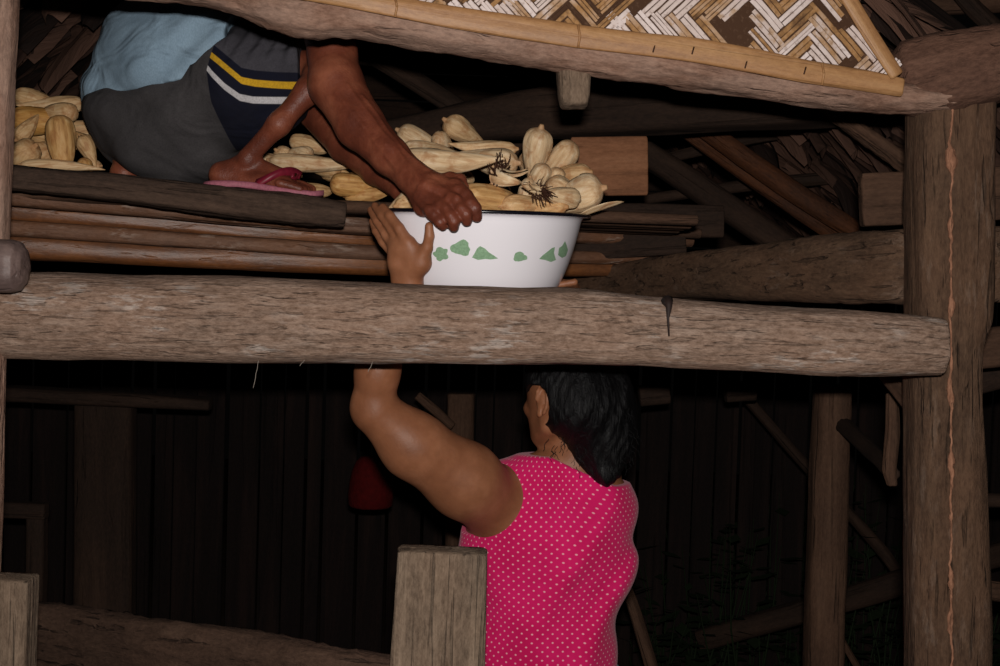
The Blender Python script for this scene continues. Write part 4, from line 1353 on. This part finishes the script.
def top_fn(p):
    d = tc(p)
    # soft folds in the cloth running down towards the right hip
    x, z = p[..., 0], p[..., 2]
    fold = (1 + np.sin((x * .92 - z * .38) * 46 + np.sin(z * 9) * 1.2)) ** 2 * .0034 * np.clip((1.30 - z) * 3.5, 0, 1) * np.clip(.35 + (x - .05) * 5, .2, 1) + np.sin((x * .5 + z * .2) * 90 + 1.0 + np.sin(z * 14)) * .0016
    d = d - fold
    # neckline: cut above a tilted plane dipping at the nape
    zn = 1.268 - .42 * np.clip(x - .12, 0, .14)
    d = np.maximum(d, p[..., 2] - zn)
    # left armhole: remove cloth beyond a curved surface round the arm
    c = np.array(ARM_C, dtype=np.float32); q = p - c
    hole = np.sqrt(((q / np.array([.076, .20, .098], dtype=np.float32)) ** 2).sum(-1)) - 1
    d = np.maximum(d, -hole * .07)
    c2 = np.array(ARM_C2, dtype=np.float32); q = p - c2
    hole = np.sqrt(((q / np.array([.05, .16, .06], dtype=np.float32)) ** 2).sum(-1)) - 1
    d = np.maximum(d, -hole * .05)
    # hem
    d = np.maximum(d, .80 - p[..., 2])
    return d


ARM_C = tuple(X(460, 493, 2.98)); ARM_C2 = tuple(X(648, 478, 3.16))
top_fn.lo, top_fn.hi = tc.lo, tc.hi
v, fcs = polygonise(top_fn, .0045)
topo = mesh_obj('sleeveless_top', v, fcs, M['pink'], root)
topo['label'] = 'bright pink sleeveless top with tiny white dots'


def cyl_uv(o, cx, cy, R0, sy=1.0):
    me = o.data; uv = me.uv_layers.new(name='cloth')
    co = np.zeros(len(me.vertices) * 3, dtype=np.float32); me.vertices.foreach_get('co', co); co = co.reshape(-1, 3)
    li = np.zeros(len(me.loops), dtype=np.int32); me.loops.foreach_get('vertex_index', li)
    th = np.arctan2(co[:, 0] - cx, -(co[:, 1] - cy) * 1.55)   # 0 = towards the viewer's side
    u = th * R0; vv = co[:, 2]
    arr = np.stack([u[li], vv[li]], 1).astype(np.float32)
    uv.data.foreach_set('uv', arr.ravel())


cyl_uv(topo, .10, 3.06, .165)

# trousers (mostly below the picture)
def trousers(p):
    d = smin(ell(X(548, 760, 3.06), (.215, .145, .17))(p), union([cone(Vector((.005, 3.08, .72)), Vector((.0, 3.1, .40)), .115, .085), cone(Vector((.20, 3.08, .72)), Vector((.21, 3.1, .40)), .115, .085)], .01)(p), .03)
    return np.maximum(d, .36 - p[..., 2])


trousers.lo = A((-.2, 2.85, .3)); trousers.hi = A((.42, 3.3, .95))
v, fcs = polygonise(trousers, .009)
mesh_obj('shorts', v, fcs, M['shirt'], root)

# --- hair: thick, tied low at the nape, hanging to the shoulder
hfw = Vector((-.80, .58, .06)).normalized()
hairf_p = union([ell(hq(-.022, 0, .024), (.092, .090, .098)), ell(hq(-.05, .0, -.01), (.085, .088, .085)),
                 ell(X(598, 405, 3.05), (.085, .09, .10)), ell(X(603, 440, 3.03), (.070, .07, .075)), cone(X(606, 450, 3.01), X(606, 472, 2.99), .052, .032),
                 ell(X(552, 378, 3.02), (.055, .07, .055))], .035)
earc = np.array(hq(-.004, .080, -.012), dtype=np.float32)
facec = np.array(hq(.10, .02, -.03), dtype=np.float32)


def hair_fn(p):
    d = hairf_p(p)
    q = p * np.array([38, 38, 12], dtype=np.float32)
    wob = np.sin(q[..., 0] + 1.7 * np.sin(q[..., 2])) * np.sin(q[..., 1] + 1.3 * np.sin(q[..., 2] * 1.3)) * .0050
    wob += np.sin(p[..., 0] * 150 + 3 * np.sin(p[..., 2] * 30)) * .0018 + np.sin(p[..., 0] * 310 + 5 * np.sin(p[..., 2] * 45 + 1)) * .0009
    d = d - wob
    e = np.sqrt((((p - earc) / np.array([.036, .06, .048], dtype=np.float32)) ** 2).sum(-1)) - 1
    d = np.maximum(d, -e * .035)
    e = np.sqrt((((p - facec) / np.array([.075, .09, .10], dtype=np.float32)) ** 2).sum(-1)) - 1
    return np.maximum(d, -e * .07)


hair_fn.lo, hair_fn.hi = hairf_p.lo - .01, hairf_p.hi + .01
v, fcs = polygonise(hair_fn, .0036)
ho = mesh_obj('hair', v, fcs, M['hair'], root); ho['label'] = 'black wavy hair gathered at the nape'
# loose strands
parts = []
rh = random.Random(4)
for k in range(170):
    if k < 120:
        th = rh.uniform(-.2, 3.0); st_ = X(604 + rh.uniform(-34, 32), rh.uniform(400, 468), 2.985 + rh.uniform(-.03, .02))
    else:
        st_ = X(rh.uniform(548, 580), rh.uniform(408, 455), 2.995 + rh.uniform(-.02, .02))
    p = st_; d = Vector((rh.uniform(-.4, .4), rh.uniform(-.3, .1), -1)); path = [p]
    for q in range(7):
        aq = q * 1.1 + k; d += Vector((.75 * math.cos(aq), .2 * math.sin(aq), rh.uniform(-.1, .1))); d.z = max(-1.2, min(d.z, -.2)); p = p + d.normalized() * rh.uniform(.003, .0055); path.append(p)
    parts.append(tube(path, .0006, 4, False))
V, Fc = join(parts)
mesh_obj('loose_strands', V, Fc, M['hair'], ho)
# eyes, brows and lips (turned away from us)
for g in (1, -1):
    bm = bmesh.new(); bmesh.ops.create_uvsphere(bm, u_segments=16, v_segments=10, radius=.0125)
    V = [hq(.071, g * .029, .008) + vv.co for vv in bm.verts]; Fc = [tuple(x.index for x in f.verts) for f in bm.faces]; bm.free()
    mesh_obj('eye', V, Fc, M['eye'], root)
V, Fc = tube([hq(.086, -.018, -.062), hq(.093, -.007, -.061), hq(.094, 0, -.062), hq(.093, .007, -.061), hq(.086, .018, -.062)], [.002, .005, .0055, .005, .002], 10)
mesh_obj('lips', V, Fc, M['lip'], root)
for pos, nrm in ((X(429, 227, 2.694), Vector((.1, -.9, .2))),):
    pass


# ================================================================== MAN
def man_body():
    G = []
    pel = X(158, 125, 3.34)
    torso = union([ell(pel, (.155, .165, .13)), cone(X(165, 95, 3.32), X(215, 5, 3.28), .135, .13), cone(X(215, 5, 3.28), X(290, -70, 3.24), .135, .115),
                   cone(X(300, -70, 3.12), X(312, -76, 3.40), .06, .06)], .05)
    G.append((torso, .03))
    hc = X(392, -92, 3.2)
    hp_, hf_, he_, q_ = head_prims(hc, (.85, -.2, -.45), 1.03)
    G.append((cone(X(320, -85, 3.25), X(372, -95, 3.21), .06, .055), .03))
    G.append((union([union(hp_, .02), union(hf_, .008)], .008), .015))
    for e in he_: G.append((e, .003))
    # near leg: thigh, knee, shin, foot
    G.append((chain([(X(165, 130, 3.25), .105), (X(250, 90, 3.17), .085), (X(312, 72, 3.12), .050)], .03), .03))
    G.append((chain([(X(322, 68, 3.09), .038), (X(308, 91, 3.0), .0255), (X(279, 124, 2.98), .0225), (X(249, 156, 3.01), .0200)], .02), .02))
    foot = union([cone(X(222, 174, 3.03), X(238, 169, 3.03), .027, .026), cone(X(246, 163, 3.025), X(286, 178, 3.01), .022, .017), cone(X(222, 177, 3.03), X(286, 184, 2.98), .022, .017),
                  cone(X(240, 172, 3.05), X(286, 182, 3.03), .024, .016), ell(X(246, 160, 3.000), (.010, .008, .010))], .018)
    G.append((foot, .016))
    for k, (dx, dy, ddy, r) in enumerate(((-9, -1, -.036, .0088), (-5, -.5, -.019, .0092), (-2, 0, -.002, .0096), (0, 0, .016, .0100), (2, 0, .038, .0130))):
        yb = 2.995 + ddy
        G.append((chain([(X(288 + dx, 184 + dy, yb), r * 1.1), (X(300 + dx, 187 + dy, yb), r), (X(309 + dx, 190 + dy, yb), r * .92)], .003), .005))
    # far leg
    G.append((chain([(X(175, 130, 3.46), .105), (X(250, 90, 3.50), .085), (X(310, 84, 3.52), .055)], .03), .03))
    G.append((chain([(X(306, 92, 3.52), .05), (X(240, 130, 3.50), .042), (X(170, 160, 3.42), .032)], .02), .02))
    G.append((union([cone(X(124, 174, 3.24), X(128, 166, 3.26), .033, .034), cone(X(128, 172, 3.27), X(190, 182, 3.40), .028, .018), cone(X(170, 160, 3.42), X(135, 160, 3.32), .03, .028)], .02), .016))
    # near arm
    G.append((chain([(X(300, -70, 3.10), .060), (X(318, 0, 3.0), .052), (X(333, 52, 2.94), .051)], .02), .03))
    G.append((union([chain([(X(332, 56, 2.94), .051), (X(336, 84, 2.91), .056), (X(360, 125, 2.86), .049), (X(390, 156, 2.80), .037), (X(412, 176, 2.755), .032)], .015),
                     ell(X(325, 62, 2.92), (.026, .03, .03))], .012), .012))
    # far arm
    G.append((chain([(X(312, -76, 3.40), .055), (X(312, 20, 3.34), .046), (X(316, 108, 3.24), .040)], .02), .03))
    G.append((chain([(X(316, 112, 3.24), .042), (X(345, 146, 3.14), .036), (X(375, 172, 3.04), .027), (X(402, 190, 2.95), .023)], .015), .012))
    G.append((union([cone(X(402, 190, 2.95), X(424, 197, 2.90), .022, .024)] + [chain([(X(422 + 2 * k, 196 + 2 * k, 2.90), .010), (X(434 + 2 * k, 200 + k, 2.87), .009), (X(440 + 2 * k, 206 + k, 2.86), .008)], .003) for k in range(4)], .005), .012))
    # near hand clamped over the rim
    pm = union([cone(X(412, 177, 2.75), X(428, 190, 2.715), .031, .031), cone(X(418, 184, 2.735), X(424, 206, 2.700), .027, .022), cone(X(425, 182, 2.735), X(450, 189, 2.700), .026, .021),
                cone(X(430, 190, 2.71), X(436, 205, 2.685), .027, .021), cone(X(440, 196, 2.695), X(452, 195, 2.68), .022, .018)], .016)
    G.append((pm, .014))
    fs = [chain([(X(456, 186, 2.690), .0155), (X(466, 196, 2.662), .0140), (X(475, 208, 2.643), .0125), (X(477, 217, 2.650), .0108)], .003),
          chain([(X(448, 194, 2.680), .0155), (X(457, 203, 2.650), .0140), (X(466, 214, 2.634), .0122), (X(467, 221, 2.642), .0106)], .003),
          chain([(X(438, 201, 2.676), .0150), (X(446, 210, 2.648), .0135), (X(454, 221, 2.632), .0118), (X(454, 227, 2.640), .0102)], .003),
          chain([(X(427, 206, 2.680), .0140), (X(432, 214, 2.656), .0120), (X(440, 222, 2.640), .0108), (X(443, 226, 2.646), .0092)], .003),
          chain([(X(436, 184, 2.735), .016), (X(450, 179, 2.72), .0145), (X(460, 180, 2.705), .0125), (X(464, 188, 2.70), .0108)], .004)]
    G.append((union(fs, .0025), .007))
    def f0(p):
        d = G[0][0](p)
        for g, k in G[1:]: d = smin(d, g(p), k)
        return d

    def surf(px_, py_, inset):
        o_ = Vector((0, 0, CAMZ)); d_ = (P(px_, py_, 3.0) - o_).normalized(); t = 2.4
        for _ in range(40):
            s_ = float(f0(A(o_ + d_ * t)[None])[0]); t += s_ * .9
            if abs(s_) < 2e-4 or t > 3.6: break
        return o_ + d_ * (t + inset)
    VE = []
    # veins on the forearm, tendons over the back of the hand
    for pts in (((347, 84), (358, 100), (372, 118), (380, 130), (392, 142), (402, 158), (414, 172), (424, 182)), ((362, 96), (378, 116), (388, 132), (400, 146), (412, 158), (428, 170)),
                ((336, 92), (352, 112), (368, 132), (382, 150), (396, 168)), ((380, 130), (386, 144), (398, 152), (402, 158)), ((416, 176), (420, 188), (430, 196), (434, 204)), ((428, 180), (438, 184), (444, 192))):
        VE.append((chain([(surf(a, b, .0012), .0034) for a, b in pts], .002), .0045))
    for pts in (((424, 184), (446, 192), (457, 198)), ((420, 192), (434, 200), (446, 208)), ((416, 198), (426, 208), (434, 214))):
        VE.append((chain([(surf(a, b, .003), .0062) for a, b in pts], .002), .007))
    # knuckles
    for a, b in ((457, 190), (449, 199), (439, 206), (429, 210), (470, 203), (461, 208), (450, 215)):
        VE.append((ell(surf(a, b, .006), (.0095, .0095, .0095)), .006))
    G += VE

    def f(p):
        d = G[0][0](p)
        for g, k in G[1:]: d = smin(d, g(p), k)
        return d
    f.lo = np.min([g[0].lo for g in G], axis=0); f.hi = np.max([g[0].hi for g in G], axis=0)
    return f, q_


mb, mq = man_body()
v, fcs = polygonise(mb, .004)
man = mesh_obj('person', v, fcs, M['skin_m'])
tag(man, 'person squatting on the loft in a blue-grey shirt and dark shorts, gripping the basin rim', 'person')
for g in (1, -1):
    bm = bmesh.new(); bmesh.ops.create_uvsphere(bm, u_segments=16, v_segments=10, radius=.0125)
    V = [mq(.077, g * .031, .008) + vv.co for vv in bm.verts]; Fc = [tuple(x.index for x in f.verts) for f in bm.faces]; bm.free()
    mesh_obj('eye', V, Fc, M['eye'], man)
hcap = union([ell(mq(-.018, 0, .03), (.095, .088, .085)), ell(mq(-.045, 0, 0), (.072, .08, .075))], .03)
v, fcs = polygonise(hcap, .008); mesh_obj('hair', v, fcs, M['hair'], man)

# --- shirt
shf = union([cone(X(161, 100, 3.33), X(176, 62, 3.31), .184, .174), cone(X(178, 66, 3.20), X(222, 40, 3.20), .135, .13), cone(X(178, 60, 3.31), X(215, 5, 3.28), .168, .152), cone(X(215, 5, 3.28), X(290, -70, 3.24), .152, .13),
             cone(X(296, -70, 3.12), X(312, -50, 3.06), .078, .075), cone(X(312, -76, 3.40), X(314, -50, 3.40), .072, .07)], .04)


def pxz(p):
    """picture-like side coordinates of a point at the man's depth (x right, z up) in pixels"""
    s = F / 3.15
    x = p[..., 0] * s; y = (p[..., 2] - CAMZ) * s
    c, sn = math.cos(ROLL), math.sin(ROLL)
    # undo the tilt of the floor as seen by the lens
    return 500 + x * c + y * sn, 275 - (y * c - x * sn)


def shirt_fn(p):
    d = shf(p); px, py = pxz(p)
    fold = np.sin((px * .55 + py * .83) / 8.5 + 1.6 * np.sin(px / 31.)) * .010 * np.clip(.3 + .9 * np.sin(px / 37. + py / 29.), 0, 1) + np.sin((px * .8 - py * .45) / 9. + 2 * np.sin(py / 23.)) * .0045 * np.clip(np.sin(px / 22. - py / 40.), 0, 1)
    d = d - fold
    hem = np.interp(px, [60, 85, 150, 205, 222, 235, 330], [97, 96, 92, 84, 75, 86, 60])
    d = np.maximum(d, np.where(py > 8, (px - 236 - 4 * np.sin(py / 9.)) / F * 3.1, -1))
    return np.maximum(d, (py - hem) / F * 3.1)


shirt_fn.lo, shirt_fn.hi = shf.lo - .01, shf.hi + .01
v, fcs = polygonise(shirt_fn, .0048)
so = mesh_obj('shirt', v, fcs, M['shirt'], man); so['label'] = 'pale blue-grey shirt pulled out over the shorts'

# --- shorts
seat = union([ell(X(160, 122, 3.34), (.168, .178, .135)), ell(X(142, 112, 3.30), (.126, .16, .11)), ell(X(196, 142, 3.22), (.105, .11, .096)), ell(X(180, 152, 3.20), (.080, .08, .070)),
              cone(X(165, 128, 3.22), X(242, 84, 3.15), .125, .128), cone(X(242, 84, 3.15), X(300, 74, 3.12), .128, .090),
              cone(X(242, 118, 3.14), X(280, 108, 3.12), .070, .060),
              cone(X(175, 128, 3.46), X(250, 92, 3.50), .120, .105), cone(X(250, 92, 3.50), X(296, 86, 3.51), .100, .085)], .03)


def shorts_fn(p):
    d = seat(p); px, py = pxz(p)
    fold = np.where(px > 236, np.sin((px + py * .25) / 2.6 + np.sin(py / 9.)) * .0050 * np.clip((78 - py) / 20., 0, 1), 0) + np.sin((px * .3 + py) / 9. + 1.5 * np.sin(px / 25.)) * .0034 + np.sin((px - py * .6) / 13.) * .0034
    hem = np.interp(px, [60, 85, 150, 205, 222, 235, 236, 237], [97, 96, 92, 84, 75, 60, 0, -200])
    d = np.maximum(d, (hem - 14 - py) / F * 3.1)
    d = d - fold
    d = np.maximum(d, (px - 304 - (py - 60) * .05) / F * 3.1)
    return np.maximum(d, (py - 184.5 + (px - 160) * -.03) / F * 3.2)


shorts_fn.lo, shorts_fn.hi = seat.lo - .01, seat.hi + .01
v, fcs = polygonise(shorts_fn, .0042)
px, py = pxz(v)
edge = np.interp(py, [20, 60, 80, 110, 150, 185], [234, 224, 218, 222, 236, 232])
yl = np.interp(px, [218, 228, 240, 252, 264, 304, 320], [62, 70, 80, 90, 92, 94, 94])
wl_ = np.interp(px, [214, 224, 236, 250, 262, 304, 320], [72, 84, 96, 106, 108, 107, 106])
sh = mesh_obj('shorts', v, fcs, M['shorts'], man)
for nm, arr in (('panel', px - edge), ('above', py - yl + 12), ('yellow_line', np.abs(py - yl)), ('white_line', np.abs(py - wl_))):
    a_ = sh.data.attributes.new(nm, 'FLOAT', 'POINT'); a_.data.foreach_set('value', arr.astype(np.float32))
sh['label'] = 'charcoal shorts with navy side panel, yellow and white stripes'

# --- sandal under the near foot (worn: part of the person would slide off, so a thing of its own)
path = [(204, 184), (225, 184.5), (250, 186), (275, 189), (300, 193), (316, 196), (322, 195)]
V = []; Fc = []
ns = 28
for i in range(ns + 1):
    s = i / ns; px_ = 203 + s * 121
    yt = np.interp(px_, [200, 215, 235, 255, 280, 300, 315, 325], [183, 181.5, 181.5, 183, 187.5, 190.5, 192, 190]); th = np.interp(px_, [200, 210, 260, 320, 326], [6, 7.5, 6.5, 5.5, 4.5])
    wd = (.046 - .010 * math.exp(-((s - .42) / .2) ** 2)) * (max(0, 1 - abs(2 * s - 1) ** 4.5) ** .5 * .96 + .04); yc = 3.005 - .012 * s
    ring = []
    for (q, tt) in ((-1, .25), (-1, .75), (-.93, 1), (-.8, 1.0), (.8, 1.0), (.93, 1), (1, .75), (1, .25), (.9, 0), (-.9, 0)):
        ring.append(P(px_, yt, yc) + Vector((0, q * wd, -R(th, yc) * tt)))
    V += ring
kk = 10
for i in range(ns):
    for j in range(kk):
        Fc.append((i * kk + j, i * kk + (j + 1) % kk, (i + 1) * kk + (j + 1) % kk, (i + 1) * kk + j))
Fc.append(tuple(range(kk))[::-1]); Fc.append(tuple(range(ns * kk, ns * kk + kk)))
sd = mesh_obj('sandal', V, Fc, M['sandal'])
tag(sd, 'pink foam sandal with red strap under the squatting man\'s foot', 'sandal')


def strap(pts, w0, w1):
    V = []; Fc = []; m = 14; pp = [Vector(q) for q in pts]
    def bez(t):
        L_ = list(pp)
        while len(L_) > 1: L_ = [L_[i].lerp(L_[i + 1], t) for i in range(len(L_) - 1)]
        return L_[0]
    for i in range(m + 1):
        t = i / m; c = bez(t); w_ = w0 + (w1 - w0) * t
        for q, r in ((-1, 0), (-.9, .0022), (.9, .0022), (1, 0), (.9, -.0015), (-.9, -.0015)):
            V.append(c + Vector((.45 * w_ * q, -r * 1.2, .9 * w_ * q + r)))
    for i in range(m):
        for j in range(6):
            Fc.append((i * 6 + j, i * 6 + (j + 1) % 6, (i + 1) * 6 + (j + 1) % 6, (i + 1) * 6 + j))
    Fc.append(tuple(range(6))[::-1]); Fc.append(tuple(range(m * 6, m * 6 + 6)))
    return V, Fc


V, Fc = join([strap([P(254, 185, 2.972), P(270, 179, 2.955), P(286, 164, 2.972), P(301, 176, 3.015)], .013, .008),
              strap([P(292, 176, 2.985), P(304, 178, 3.01), P(296, 180, 3.05), P(270, 186, 3.06)], .006, .009)])
stp = mesh_obj('strap', V, Fc, M['sandal_strap'], sd); stp['label'] = 'dark red rubber strap'
